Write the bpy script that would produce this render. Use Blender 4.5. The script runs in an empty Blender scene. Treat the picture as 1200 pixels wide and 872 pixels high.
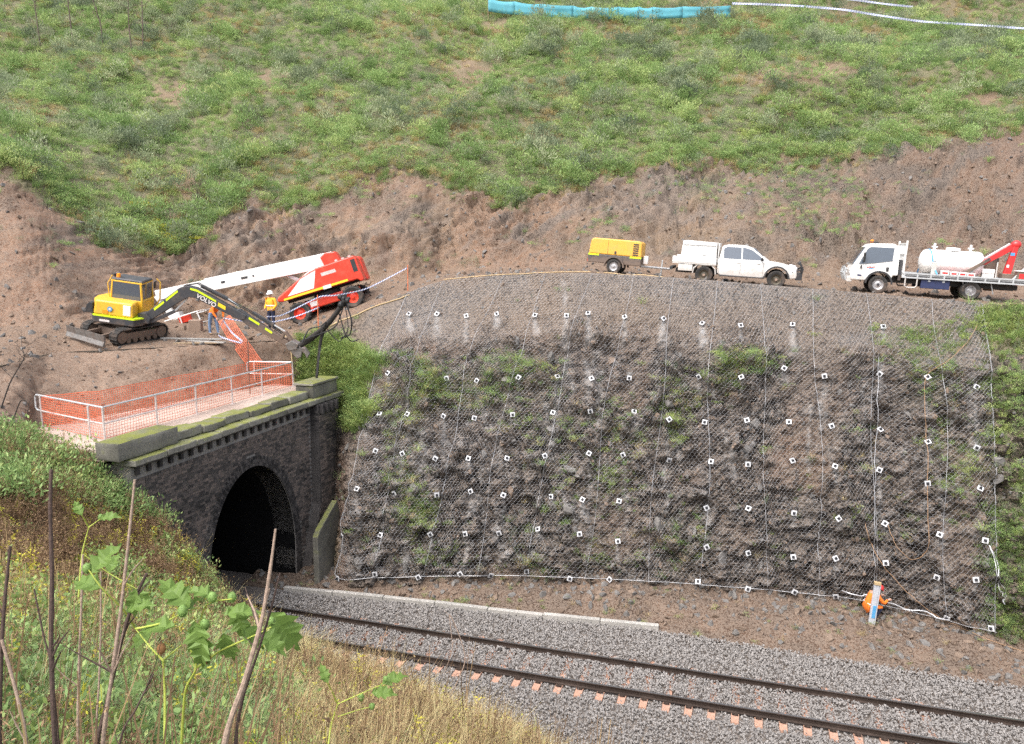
import bpy, bmesh, math, random
import numpy as np
from mathutils import Vector, Matrix, Euler
from mathutils.bvhtree import BVHTree
random.seed(7); rng = np.random.default_rng(7)
SC = bpy.context.scene; COL = SC.collection
R = math.radians
# ------------------------------------------------------------------ camera
H = 11.89; FOC = 906.0; CX, CY, HY, VPX = 600.0, 436.0, 297.0, -2400.0
pit = math.atan((CY-HY)/FOC)
yaw = R(16.9897)
cam = bpy.data.cameras.new('camera'); camo = bpy.data.objects.new('camera', cam); COL.objects.link(camo)
cam.sensor_width = 36; cam.lens = 36*FOC/1200; cam.clip_end = 2000; cam.clip_start = 0.05
camo.location = (0, 0, H); camo.rotation_euler = (math.pi/2-pit, 0, yaw)
SC.camera = camo
FW = np.array([-math.sin(yaw)*math.cos(pit), math.cos(yaw)*math.cos(pit), -math.sin(pit)])
RT = np.array([math.cos(yaw), math.sin(yaw), 0.0]); UP = np.cross(RT, FW)
# ------------------------------------------------------------------ sky, sun, exposure
SUN_EL, SUN_AZ = 58, 200
W = bpy.data.worlds.new('World'); SC.world = W; W.use_nodes = True
nt = W.node_tree; bg = nt.nodes['Background']
sky = nt.nodes.new('ShaderNodeTexSky'); sky.sky_type = 'NISHITA'; sky.sun_disc = False
sky.sun_elevation = R(SUN_EL); sky.sun_rotation = R(SUN_AZ); sky.dust_density = 6; sky.air_density = 1.0; sky.ozone_density = 1.0
hs = nt.nodes.new('ShaderNodeHueSaturation'); hs.inputs['Saturation'].default_value = 0.50
nt.links.new(sky.outputs[0], hs.inputs['Color']); nt.links.new(hs.outputs[0], bg.inputs[0]); bg.inputs[1].default_value = 0.15
sl = bpy.data.lights.new('sun', 'SUN'); sl.energy = .55; sl.angle = R(60); sl.color = (1, 1, 1)
so = bpy.data.objects.new('sun', sl); COL.objects.link(so); so.rotation_euler = (R(90-SUN_EL), 0, R(180-SUN_AZ))
SC.view_settings.view_transform = 'Standard'; SC.view_settings.look = 'None'; SC.view_settings.gamma = 1
SC.view_settings.exposure = 1.28; SC.view_settings.use_curve_mapping = False
SC.render.engine = 'CYCLES'; SC.cycles.max_bounces = 4; SC.cycles.diffuse_bounces = 2; SC.cycles.use_adaptive_sampling = True; SC.cycles.adaptive_threshold = .012; SC.cycles.use_denoising = False; SC.cycles.transparent_max_bounces = 8
# ------------------------------------------------------------------ survey helpers
CAMP = np.array([0, 0, H])
def ray(px, py): return RT*(px-CX)/FOC + UP*(CY-py)/FOC + FW
def at(px, py, D=None, X=None, Y=None, Z=None):
    d = ray(px, py)
    t = D if D is not None else X/d[0] if X is not None else Y/d[1] if Y is not None else (Z-H)/d[2]
    return CAMP + d*t
def proj(P):
    v = np.asarray(P)-CAMP; w = v@FW
    return CX+FOC*(v@RT)/w, CY-FOC*(v@UP)/w
def lerp(a, b, t): return a+(b-a)*t
def sstep(a, b, x): t = np.clip((x-a)/(b-a), 0, 1); return t*t*(3-2*t)
# ------------------------------------------------------------------ numpy noise
def _h(ix, iy, iz, k):
    n = (ix.astype(np.int64)*374761393 + iy.astype(np.int64)*668265263 + iz.astype(np.int64)*2147483647 + k*1274126177) & 0xffffffff
    n = ((n ^ (n >> 13))*1274126177) & 0xffffffff
    n = ((n ^ (n >> 16))*2246822519) & 0xffffffff
    return ((n ^ (n >> 15)) & 0xffffff)/float(0xffffff)
def vnoise(p, k=0):
    i = np.floor(p); f = p-i; f = f*f*f*(f*(f*6-15)+10); i = i.astype(np.int64)
    o = 0
    for a in (0, 1):
        for b in (0, 1):
            for c in (0, 1):
                w = (f[..., 0] if a else 1-f[..., 0])*(f[..., 1] if b else 1-f[..., 1])*(f[..., 2] if c else 1-f[..., 2])
                o = o + w*_h(i[..., 0]+a, i[..., 1]+b, i[..., 2]+c, k)
    return o
def fbm(p, oct=4, k=0, g=.5):
    o = 0; a = 1; s = 0
    for q in range(oct):
        o = o + a*vnoise(p*2**q+q*17.3, k+q); s += a; a *= g
    return o/s          # 0..1
def worley(p, k=0, vec=None):
    i = np.floor(p).astype(np.int64); best = np.full(p.shape[:-1], 9.); sec = best.copy(); cid = np.zeros(p.shape[:-1])
    for a in (-1, 0, 1):
        for b in (-1, 0, 1):
            for c in (-1, 0, 1):
                jx, jy, jz = i[..., 0]+a, i[..., 1]+b, i[..., 2]+c
                q = np.stack([jx+_h(jx, jy, jz, k), jy+_h(jx, jy, jz, k+1), jz+_h(jx, jy, jz, k+2)], -1)
                d = np.sqrt(((q-p)**2).sum(-1)); v = _h(jx, jy, jz, k+3)
                m = d < best
                if vec is not None: vec[...] = np.where(m[..., None], p-q, vec)
                sec = np.where(m, best, np.minimum(sec, d)); cid = np.where(m, v, cid); best = np.where(m, d, best)
    return best, sec, cid
def facets(p, k, tilt=1.):
    """fractured rock: flat tilted blocks, returns relief, edge distance and block id"""
    v = np.zeros(p.shape); a, b, c = worley(p, k, v); t = np.stack([(c*97.31) % 1, (c*57.77) % 1, (c*31.13) % 1], -1)*2-1
    return (c-.5)+tilt*(v*t).sum(-1), b-a, c
def blur(a, n=1):
    for _ in range(n):
        b = np.pad(a, [(1, 1), (0, 0)]+[(0, 0)]*(a.ndim-2), mode='edge'); a = (b[:-2]+2*b[1:-1]+b[2:])/4
        b = np.pad(a, [(0, 0), (1, 1)]+[(0, 0)]*(a.ndim-2), mode='edge'); a = (b[:, :-2]+2*b[:, 1:-1]+b[:, 2:])/4
    return a
# ------------------------------------------------------------------ materials
MATS = {}
def nodes(name):
    m = bpy.data.materials.new(name); m.use_nodes = True; MATS[name] = m
    n = m.node_tree; return m, n, n.nodes['Principled BSDF']
def N(n, t, **kw):
    x = n.nodes.new(t)
    for k, v in kw.items(): setattr(x, k, v)
    return x
def mixc(n, f, a, b, mode='MIX'):
    x = N(n, 'ShaderNodeMix', data_type='RGBA', blend_type=mode)
    for s, v in ((0, f), (6, a), (7, b)):
        if isinstance(v, bpy.types.NodeSocket): n.links.new(v, x.inputs[s])
        elif s == 0: x.inputs[0].default_value = v
        else: x.inputs[s].default_value = (*v, 1) if len(v) == 3 else v
    return x.outputs[2]
def tex(n, kind, scale, detail=4, rough=.55, co=None):
    x = N(n, kind)
    x.inputs['Scale'].default_value = scale
    if 'Detail' in x.inputs: x.inputs['Detail'].default_value = detail
    if 'Roughness' in x.inputs and kind == 'ShaderNodeTexNoise': x.inputs['Roughness'].default_value = rough
    if co is not None: n.links.new(co, x.inputs['Vector'])
    return x
def ramp(n, src, pts):
    r = N(n, 'ShaderNodeValToRGB'); e = r.color_ramp.elements
    while len(e) < len(pts): e.new(.5)
    for q, (p, c) in zip(e, pts): q.position = p; q.color = (*c, 1) if len(c) == 3 else c
    n.links.new(src, r.inputs[0]); return r.outputs[0]
def bump(n, b, src, strength=.5, dist=.02, prev=None):
    x = N(n, 'ShaderNodeBump'); x.inputs['Strength'].default_value = strength; x.inputs['Distance'].default_value = dist
    n.links.new(src, x.inputs['Height'])
    if prev is not None: n.links.new(prev, x.inputs['Normal'])
    n.links.new(x.outputs[0], b.inputs['Normal']); return x.outputs[0]
def plain(name, c, rough=.5, metal=0, var=.15, scale=8, coat=0, dirt=None, dirt_amt=.5, bstr=0, mud=0):
    m, n, b = nodes(name); tc = N(n, 'ShaderNodeTexCoord')
    t = tex(n, 'ShaderNodeTexNoise', scale, 5, .6, tc.outputs['Object'])
    lo = tuple(v*(1-var) for v in c); hi = tuple(min(1, v*(1+var)) for v in c)
    col = ramp(n, t.outputs[0], [(.3, lo), (.7, hi)])
    if dirt:
        t2 = tex(n, 'ShaderNodeTexNoise', scale*.45, 6, .65, tc.outputs['Object'])
        f = ramp(n, t2.outputs[0], [(.48, (0, 0, 0)), (.72, (dirt_amt,)*3)])
        col = mixc(n, f, col, dirt)
    if mud:                       # road mud splashed over the lower panels
        sx = N(n, 'ShaderNodeSeparateXYZ'); n.links.new(tc.outputs['Object'], sx.inputs[0]); t3 = tex(n, 'ShaderNodeTexNoise', 5, 6, .7, tc.outputs['Object'])
        a = N(n, 'ShaderNodeMath', operation='MULTIPLY_ADD'); n.links.new(t3.outputs[0], a.inputs[0]); a.inputs[1].default_value = -1.1; n.links.new(sx.outputs[2], a.inputs[2])
        col = mixc(n, ramp(n, a.outputs[0], [(0, (mud,)*3), (.32, (0, 0, 0))]), col, (.22, .15, .105))
    n.links.new(col, b.inputs['Base Color'])
    rr = N(n, 'ShaderNodeMapRange'); rr.inputs['To Min'].default_value = max(0, rough-.08); rr.inputs['To Max'].default_value = min(1, rough+.12)
    n.links.new(t.outputs[0], rr.inputs['Value']); n.links.new(rr.outputs[0], b.inputs['Roughness'])
    b.inputs['Metallic'].default_value = metal; b.inputs['Coat Weight'].default_value = coat
    if bstr: bump(n, b, t.outputs[0], bstr, .01)
    return m
def M(k): return MATS[k]
MUD = (.16, .10, .07)
plain('white_paint', (.78, .78, .76), .35, coat=.3, var=.03, dirt=(.46, .38, .31), dirt_amt=.34, mud=.45)
plain('white_tank', (.8, .8, .78), .4, var=.04, dirt=(.5, .42, .36), dirt_amt=.35)
plain('glass', (.06, .08, .11), .04, coat=1, var=.1); plain('mirror_black', (.02, .02, .02), .35, var=.2)
plain('black_plastic', (.028, .029, .032), .55, var=.25, dirt=(.12, .09, .07), dirt_amt=.5)
plain('tyre', (.03, .029, .028), .85, var=.3, dirt=(.17, .12, .09), dirt_amt=.75)
plain('alloy', (.52, .52, .53), .4, metal=.7, dirt=MUD, dirt_amt=.5)
plain('rim_dark', (.09, .08, .06), .5, metal=.3, dirt=MUD)
plain('steel', (.42, .43, .44), .45, metal=.6, var=.2); plain('galv', (.55, .57, .58), .45, metal=.55, var=.12)
plain('yellow', (.72, .42, .03), .4, coat=.2, var=.08, dirt=(.3, .2, .1), dirt_amt=.4)
plain('comp_yellow', (.74, .40, .06), .45, var=.06, dirt=(.45, .3, .15), dirt_amt=.3)
plain('hivis_yellow', (.62, .85, .02), .5, var=.05); plain('charcoal', (.045, .048, .055), .5, var=.15, dirt=(.16, .12, .09), dirt_amt=.45, mud=.6)
plain('worn_steel', (.20, .19, .18), .5, metal=.5, var=.3, dirt=MUD, dirt_amt=.7)
plain('red_paint', (.66, .045, .02), .4, coat=.2, var=.1, dirt=(.3, .13, .08), dirt_amt=.4)
plain('crane_red', (.62, .03, .03), .4, coat=.2, var=.08); plain('orange_lamp', (.95, .3, .02), .3, var=.05)
plain('stripe_yellow', (.8, .6, .03), .4, var=.05); plain('dark_blue', (.02, .03, .09), .5, var=.2)
plain('strap_blue', (.08, .3, .55), .7); plain('box_white', (.72, .70, .68), .8, var=.05, dirt=(.5, .3, .25), dirt_amt=.4)
plain('hivis_orange', (.85, .20, .02), .8, var=.12, scale=30); plain('hivis_lemon', (.9, .42, .03), .8, var=.1)
plain('navy', (.015, .02, .05), .85, var=.3); plain('denim', (.16, .24, .38), .9, var=.25, scale=40)
plain('skin', (.45, .27, .2), .6, var=.06); plain('hat_white', (.8, .8, .8), .35, var=.02); plain('hat_red', (.6, .04, .04), .35)
plain('boot', (.28, .2, .13), .8, var=.2); plain('reflect', (.75, .76, .78), .4, var=.05)
plain('barrier_orange', (.70, .17, .08), .7, var=.12); plain('post_orange', (.62, .17, .07), .7, var=.2)
plain('rail_pink', (.62, .56, .54), .45, metal=.3, var=.15)
plain('wood', (.30, .22, .14), .85, var=.25, scale=14); plain('dead_wood', (.10, .075, .06), .9, var=.4, scale=40, bstr=.4)
plain('pale_stalk', (.30, .22, .17), .9, var=.35, scale=50, bstr=.4); plain('dark_stalk', (.07, .045, .037), .9, var=.4, scale=50, bstr=.5)
plain('bark_black', (.025, .022, .02), .95, var=.4, scale=20, bstr=.5)
plain('cable', (.012, .012, .013), .6); plain('hose', (.45, .33, .18), .7, var=.2); plain('rope_orange', (.34, .21, .12), .8)
plain('silt_cloth', (.09, .33, .40), .75, var=.15, scale=2); plain('tube_grey', (.55, .57, .62), .4, metal=.2, var=.1)
plain('plate_white', (.60, .61, .63), .4, var=.1, dirt=(.3, .27, .24), dirt_amt=.6, scale=14); plain('bolt_dark', (.03, .03, .035), .6)
plain('wire', (.33, .335, .35), .5, metal=.3, var=.25, scale=1.2); plain('wire_bright', (.5, .505, .52), .45, metal=.3, var=.1)
plain('green_stem', (.36, .42, .07), .6, var=.15); plain('pod_green', (.15, .25, .06), .65, var=.25, scale=60); plain('pod_brown', (.30, .15, .06), .85, var=.3, scale=60)
def leafmat(name, lo, hi, trans=.35, rough=.6, hue=None):
    m, n, b = nodes(name)
    a = N(n, 'ShaderNodeAttribute', attribute_type='INSTANCER', attribute_name='tint')
    g = N(n, 'ShaderNodeNewGeometry')
    t = N(n, 'ShaderNodeMath', operation='MULTIPLY_ADD'); n.links.new(g.outputs['Random Per Island'], t.inputs[0]); t.inputs[1].default_value = .35
    n.links.new(a.outputs['Fac'], t.inputs[2])
    pts = [(.15, lo), (.85, hi)] if hue is None else [(.05, lo), (.55, hi), (1.0, hue)]
    col = ramp(n, t.outputs[0], pts)
    n.links.new(col, b.inputs['Base Color']); b.inputs['Roughness'].default_value = rough
    b.inputs['Specular IOR Level'].default_value = .3
    tr = N(n, 'ShaderNodeBsdfTranslucent'); n.links.new(col, tr.inputs[0])
    mx = N(n, 'ShaderNodeMixShader'); mx.inputs[0].default_value = trans
    n.links.new(b.outputs[0], mx.inputs[1]); n.links.new(tr.outputs[0], mx.inputs[2])
    n.links.new(mx.outputs[0], n.nodes['Material Output'].inputs[0]); return m
leafmat('hill_green', (.105, .175, .06), (.275, .405, .145), hue=(.46, .53, .21))
leafmat('sage', (.13, .17, .10), (.32, .38, .22), hue=(.46, .50, .30))
leafmat('hill_dark', (.085, .12, .075), (.22, .275, .165), hue=(.34, .36, .23))
leafmat('lush', (.13, .20, .05), (.31, .40, .13), hue=(.45, .50, .17))
leafmat('straw', (.24, .18, .09), (.50, .40, .20), hue=(.60, .52, .28))
leafmat('brownweed', (.08, .05, .032), (.28, .18, .105), hue=(.52, .38, .20))
leafmat('fennel', (.13, .21, .09), (.30, .42, .20), hue=(.42, .50, .25))
leafmat('yellowleaf', (.34, .40, .05), (.56, .54, .07), hue=(.68, .58, .10))
leafmat('datura_leaf', (.16, .26, .06), (.31, .42, .13), trans=.4, rough=.5)
def earth(name, spec=.3, fine=18, bs=.6, bd=.03, k=.50, rough=.93):
    m, n, b = nodes(name); tc = N(n, 'ShaderNodeTexCoord'); O = tc.outputs['Object']
    a = N(n, 'ShaderNodeVertexColor', layer_name='tint')
    t1 = tex(n, 'ShaderNodeTexNoise', fine, 4, .68, O); t2 = tex(n, 'ShaderNodeTexNoise', 1.3, 3, .6, O)
    f1 = ramp(n, t1.outputs[0], [(.28, (.42*k,)*3), (.72, (1.6*k,)*3)]); f2 = ramp(n, t2.outputs[0], [(.3, (.78,)*3), (.7, (1.22,)*3)])
    c = mixc(n, 1, a.outputs[0], f1, 'MULTIPLY'); c = mixc(n, 1, c, f2, 'MULTIPLY')
    sp = ramp(n, tex(n, 'ShaderNodeTexVoronoi', fine*1.4, co=O).outputs['Color'], [(.80, (0, 0, 0)), (.86, (1, 1, 1))])
    c = mixc(n, sp, c, mixc(n, .45, c, (.28, .225, .18)))
    n.links.new(c, b.inputs['Base Color']); b.inputs['Roughness'].default_value = rough; b.inputs['Specular IOR Level'].default_value = spec
    bump(n, b, t1.outputs[0], bs, bd); return m
earth('soil'); earth('rock_soil', fine=11, bs=1., bd=.06, k=.37, rough=.72); earth('ballast_bed', fine=40, k=.6)
# ------------------------------------------------------------------ mesh builder
def link(o, parent=None):
    COL.objects.link(o)
    if parent is not None: o.parent = parent
    return o
def tag(o, label=None, cat=None, group=None, kind=None):
    for k, v in (('label', label), ('category', cat), ('group', group), ('kind', kind)):
        if v: o[k] = v
    return o
def empty(name, loc=(0, 0, 0), rot=(0, 0, 0), label=None, cat=None, group=None, scale=1):
    o = bpy.data.objects.new(name, None); link(o); o.location = loc; o.rotation_euler = rot; o.scale = (scale,)*3
    o.empty_display_size = .1
    return tag(o, label, cat, group)
def rotm(rot): return Euler(rot).to_matrix() if rot is not None else None
class MB:
    def __init__(s): s.v = []; s.f = []
    def add(s, vs, fs, c=(0, 0, 0), rot=None):
        k = len(s.v); m = rotm(rot)
        for p in vs:
            p = Vector(p)
            if m: p = m @ p
            s.v.append((p.x+c[0], p.y+c[1], p.z+c[2]))
        s.f += [tuple(i+k for i in q) for q in fs]; return s
    def box(s, c, d, rot=None, top=1, topy=None):
        x, y, z = (q/2 for q in d); t = top; ty = top if topy is None else topy
        vs = [(-x, -y, -z), (x, -y, -z), (x, y, -z), (-x, y, -z), (-x*t, -y*ty, z), (x*t, -y*ty, z), (x*t, y*ty, z), (-x*t, y*ty, z)]
        return s.add(vs, [(3, 2, 1, 0), (4, 5, 6, 7), (0, 1, 5, 4), (1, 2, 6, 5), (2, 3, 7, 6), (3, 0, 4, 7)], c, rot)
    def bx(s, a, b): return s.box([(p+q)/2 for p, q in zip(a, b)], [abs(q-p) for p, q in zip(a, b)])
    def prism(s, poly, y0, y1, ax='y', inset=None):
        n = len(poly)
        def pt(p, y): return (p[0], y, p[1]) if ax == 'y' else (y, p[0], p[1]) if ax == 'x' else (p[0], p[1], y)
        q = poly if inset is None else inset
        vs = [pt(p, y0) for p in poly]+[pt(p, y1) for p in q]
        fs = [tuple(range(n)), tuple(range(2*n-1, n-1, -1))]+[(i, i+n, (i+1) % n+n, (i+1) % n) for i in range(n)]
        return s.add(vs, fs)
    def cyl(s, a, b, r0, r1=None, n=12, cap=True):
        a = Vector(a); b = Vector(b); r1 = r0 if r1 is None else r1; d = (b-a).normalized()
        u = d.orthogonal().normalized(); w = d.cross(u); vs = []
        for p, r in ((a, r0), (b, r1)):
            vs += [p+(u*math.cos(2*math.pi*i/n)+w*math.sin(2*math.pi*i/n))*r for i in range(n)]
        fs = [(i, (i+1) % n, (i+1) % n+n, i+n) for i in range(n)]
        if cap: fs += [tuple(range(n-1, -1, -1)), tuple(range(n, 2*n))]
        return s.add(vs, fs)
    def lathe(s, prof, c, axis='y', n=20):
        vs = []; fs = []; m = len(prof)
        for i in range(n):
            a = 2*math.pi*i/n; ca, sa = math.cos(a), math.sin(a)
            for h, r in prof:
                vs.append((r*ca, h, r*sa) if axis == 'y' else (h, r*ca, r*sa) if axis == 'x' else (r*ca, r*sa, h))
        for i in range(n):
            j = (i+1) % n
            for k in range(m-1): fs.append((i*m+k, i*m+k+1, j*m+k+1, j*m+k))
        return s.add(vs, fs, c)
    def tube(s, path, r, n=6, r1=None):
        path = [Vector(p) for p in path]; m = len(path); vs = []; u = None
        for i, p in enumerate(path):
            d = (path[min(i+1, m-1)]-path[max(i-1, 0)]).normalized()
            u = d.orthogonal().normalized() if u is None else (u-d*u.dot(d)).normalized()
            w = d.cross(u); rr = (r[i] if hasattr(r, '__len__') else r if r1 is None else r+(r1-r)*i/(m-1))
            vs += [p+(u*math.cos(2*math.pi*k/n)+w*math.sin(2*math.pi*k/n))*rr for k in range(n)]
        fs = [(i*n+k, i*n+(k+1) % n, (i+1)*n+(k+1) % n, (i+1)*n+k) for i in range(m-1) for k in range(n)]
        fs += [tuple(range(n-1, -1, -1)), tuple(range((m-1)*n, m*n))]
        return s.add(vs, fs)
    def ball(s, c, r, n=10, m=7, sc=(1, 1, 1)):
        vs = [(0, 0, -r*sc[2])]; fs = []
        for j in range(1, m):
            t = math.pi*j/m
            vs += [(r*sc[0]*math.sin(t)*math.cos(2*math.pi*i/n), r*sc[1]*math.sin(t)*math.sin(2*math.pi*i/n), -r*sc[2]*math.cos(t)) for i in range(n)]
        vs.append((0, 0, r*sc[2])); L = len(vs)-1
        for i in range(n):
            k = (i+1) % n; fs.append((0, 1+k, 1+i)); fs.append((L, L-n+i, L-n+k))
            for j in range(m-2): fs.append((1+j*n+i, 1+j*n+k, 1+(j+1)*n+k, 1+(j+1)*n+i))
        return s.add(vs, fs, c)
    def mesh(s, name, mat, smooth=False):
        me = bpy.data.meshes.new(name); me.from_pydata(s.v, [], s.f)
        b = bmesh.new(); b.from_mesh(me); bmesh.ops.recalc_face_normals(b, faces=b.faces); b.to_mesh(me); b.free()
        me.materials.append(M(mat))
        if smooth: me.polygons.foreach_set('use_smooth', [True]*len(me.polygons)); me.set_sharp_from_angle(angle=R(40))
        return me
    def build(s, name, mat, parent=None, smooth=False, bevel=0, seg=2):
        o = bpy.data.objects.new(name, s.mesh(name, mat, smooth)); link(o, parent)
        if bevel:
            d = o.modifiers.new('bevel', 'BEVEL'); d.width = bevel; d.segments = seg; d.limit_method = 'ANGLE'; d.angle_limit = R(35)
        return o
def npmesh(name, V, F, mat, smooth=True, attrs=None):
    me = bpy.data.meshes.new(name); V = np.asarray(V, np.float32); F = np.asarray(F, np.int32); k = F.shape[1]
    me.vertices.add(len(V)); me.vertices.foreach_set('co', V.ravel())
    me.loops.add(F.size); me.loops.foreach_set('vertex_index', F.ravel())
    me.polygons.add(len(F)); me.polygons.foreach_set('loop_start', np.arange(0, F.size, k, dtype=np.int32))
    me.update(calc_edges=True); me.validate()
    me.polygons.foreach_set('use_smooth', [smooth]*len(me.polygons)); me.materials.append(M(mat))
    for nm, (ty, dom, arr) in (attrs or {}).items():
        a = me.attributes.new(nm, ty, dom)
        a.data.foreach_set('color' if 'COLOR' in ty else 'vector' if 'VECTOR' in ty else 'value', np.asarray(arr, np.float32 if ty != 'INT' else np.int32).ravel())
    return me
def gridfaces(nu, nv):
    i = np.arange(nu*nv).reshape(nu, nv)
    return np.stack([i[:-1, :-1], i[1:, :-1], i[1:, 1:], i[:-1, 1:]], -1).reshape(-1, 4)
def gnormal(P):
    du = np.gradient(P, axis=0); dv = np.gradient(P, axis=1); n = np.cross(du, dv); return n/(np.linalg.norm(n, axis=-1, keepdims=True)+1e-9)
def catmull(C, t):
    """C (n,k) control points at integer params, t in [0,n-1]"""
    n = len(C); i = np.clip(np.floor(t).astype(int), 0, n-2); f = (t-i)[:, None]
    p0 = C[np.clip(i-1, 0, n-1)]; p1 = C[i]; p2 = C[i+1]; p3 = C[np.clip(i+2, 0, n-1)]
    m1 = (p2-p0)*.35; m2 = (p3-p1)*.35
    return (2*f**3-3*f**2+1)*p1+(f**3-2*f**2+f)*m1+(-2*f**3+3*f**2)*p2+(f**3-f**2)*m2
def loft(rows, nu, nvs, sm=2):
    rows = [np.array(r, float) for r in rows]; n = len(rows[0])
    # spread the columns by length so that cells stay even
    ln = np.concatenate([[0], np.cumsum(np.mean([np.linalg.norm(np.diff(r, axis=0), axis=1) for r in rows[:3]], axis=0))])
    t = np.interp(np.linspace(0, ln[-1], nu), ln, np.arange(n))
    L = [catmull(r, t) for r in rows]; out = []; vv = []
    for q, k in enumerate(nvs):
        for j in range(k): out.append(lerp(L[q], L[q+1], j/k)); vv.append(q+j/k)
    out.append(L[-1]); vv.append(len(nvs)); P = np.stack(out, 1)
    Q = P.copy()
    for _ in range(sm): Q[:, 1:-1] = (Q[:, :-2]+2*Q[:, 1:-1]+Q[:, 2:])/4
    return Q, np.array(vv), t
def surface(name, P, mat, tint, kind='structure', label=None):
    nu, nv = P.shape[:2]; F = gridfaces(nu, nv)
    me = npmesh(name, P.reshape(-1, 3), F, mat, True, {'tint': ('FLOAT_COLOR', 'POINT', np.concatenate([tint.reshape(-1, 3), np.ones((nu*nv, 1))], 1))})
    o = bpy.data.objects.new(name, me); link(o); tag(o, kind=kind); return o
def bvh_of(P):
    return BVHTree.FromPolygons([tuple(v) for v in P.reshape(-1, 3).tolist()], gridfaces(*P.shape[:2]).tolist())
# scatter: one object of stuff, geometry nodes copying small clumps on to given points
def scatter(name, pts, rot, scl, idx, tint, protos, label=None, cat=None, parent=None):
    c = bpy.data.collections.new(name+'_kinds')
    for i, me in enumerate(protos): c.objects.link(bpy.data.objects.new('%s_kind_%02d' % (name, i), me))
    me = bpy.data.meshes.new(name); n = len(pts); me.vertices.add(n); me.vertices.foreach_set('co', np.asarray(pts, np.float32).ravel())
    for nm, ty, arr in (('rot', 'FLOAT_VECTOR', rot), ('scl', 'FLOAT_VECTOR', scl), ('idx', 'INT', idx), ('tint', 'FLOAT', tint)):
        a = me.attributes.new(nm, ty, 'POINT'); a.data.foreach_set('vector' if 'VEC' in ty else 'value', np.asarray(arr, np.int32 if ty == 'INT' else np.float32).ravel())
    o = bpy.data.objects.new(name, me); link(o, parent)
    g = bpy.data.node_groups.new(name+'_scatter', 'GeometryNodeTree'); g.interface.new_socket('Geometry', in_out='INPUT', socket_type='NodeSocketGeometry'); g.interface.new_socket('Geometry', in_out='OUTPUT', socket_type='NodeSocketGeometry')
    gi = g.nodes.new('NodeGroupInput'); go = g.nodes.new('NodeGroupOutput'); ip = g.nodes.new('GeometryNodeInstanceOnPoints')
    ci = g.nodes.new('GeometryNodeCollectionInfo'); ci.inputs['Collection'].default_value = c; ci.inputs['Separate Children'].default_value = True; ci.inputs['Reset Children'].default_value = True
    def na(nm, dt):
        q = g.nodes.new('GeometryNodeInputNamedAttribute'); q.data_type = dt; q.inputs['Name'].default_value = nm; return q.outputs['Attribute']
    g.links.new(gi.outputs[0], ip.inputs['Points']); g.links.new(ci.outputs[0], ip.inputs['Instance']); ip.inputs['Pick Instance'].default_value = True
    g.links.new(na('idx', 'INT'), ip.inputs['Instance Index']); g.links.new(na('rot', 'FLOAT_VECTOR'), ip.inputs['Rotation']); g.links.new(na('scl', 'FLOAT_VECTOR'), ip.inputs['Scale'])
    g.links.new(ip.outputs[0], go.inputs[0])
    md = o.modifiers.new('scatter', 'NODES'); md.node_group = g
    return tag(o, label, cat, kind='stuff')
# ================================================================== TERRAIN
BROWN = np.array([.28, .162, .095]); RED = np.array([.24, .112, .060]); PINK = np.array([.39, .225, .145]); GREY = np.array([.20, .19, .185]); DARK = np.array([.075, .07, .07]); TAN = np.array([.34, .22, .125])
DIRT = np.array([.20, .12, .073]); GREEN = np.array([.11, .15, .05]); MOSS = np.array([.17, .19, .03]); PALE = np.array([.50, .50, .50])
def mix3(a, b, f): return a+(b-a)*np.clip(f, 0, 1)[..., None]
def ell(px, py, cx, cy, rx, ry): return np.clip(1.25-np.sqrt(((px-cx)/rx)**2+((py-cy)/ry)**2), 0, 1)**.7
# crest of the rock face = outer edge of the upper bench; first seven columns = edge of the excavator platform
EDGE = [(-350, at(-350, 450, Z=8.6)), (-150, at(-150, 440, Z=8.5)), (0, at(0, 428, Z=8.35)), (60, at(60, 414, Z=8.32)), (130, at(130, 410, Z=8.3)), (210, at(210, 406, Z=8.3)), (290, at(290, 401, Y=27.3)),
        (350, at(350, 396, Y=28.7)), (410, at(410, 371, Y=29.8)), (478, at(478, 343, Y=30.8)), (520, at(520, 329, Y=31.5)), (600, at(600, 322, Y=32)), (690, at(690, 320, Y=32)), (800, at(800, 326, Y=32)),
        (900, at(900, 334, Y=32)), (1000, at(1000, 342, Y=32)), (1145, at(1145, 355, Y=31.3)), (1250, at(1250, 363, Y=31)), (1500, at(1500, 385, Y=30.5)), (1900, at(1900, 420, Y=30))]
PXC = [e[0] for e in EDGE]; E0 = [e[1] for e in EDGE]
def row(d): return [at(px, d[px][0], **({'D': d[px][1]} if d[px][1] < 100 else {'Y': d[px][1]-100})) for px in PXC]
E1 = row({-350: (395, 30), -150: (390, 30), 0: (380, 30.5), 60: (374, 31), 130: (370, 33.5), 210: (372, 36.5), 290: (368, 37.5), 350: (355, 38.5), 410: (340, 39), 478: (326, 39), 520: (319, 138.6), 600: (314, 138.6),
          690: (307, 138.6), 800: (306, 138.4), 900: (314, 138.2), 1000: (324, 138), 1145: (333, 138), 1250: (339, 138), 1500: (352, 138), 1900: (370, 138)})
E2 = row({-350: (130, 38), -150: (155, 36), 0: (186, 36), 60: (230, 37), 130: (283, 37.5), 210: (292, 40), 290: (236, 43), 350: (236, 43.5), 410: (207, 44), 478: (192, 45), 520: (206, 45), 600: (234, 44),
          690: (208, 45), 800: (186, 46), 900: (186, 47), 1000: (180, 47.5), 1145: (145, 48), 1250: (140, 48), 1500: (135, 48), 1900: (130, 48)})
E3 = row({px: (105 if px < 900 else 92, 52) for px in PXC})
E4 = row({px: (float(np.interp(px, [-350, 0, 400, 560, 690, 800, 900, 1000, 1145, 1900], [-8, 0, 3, 10, 21, 24, 28, 36, 44, 70])), 62) for px in PXC})
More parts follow.
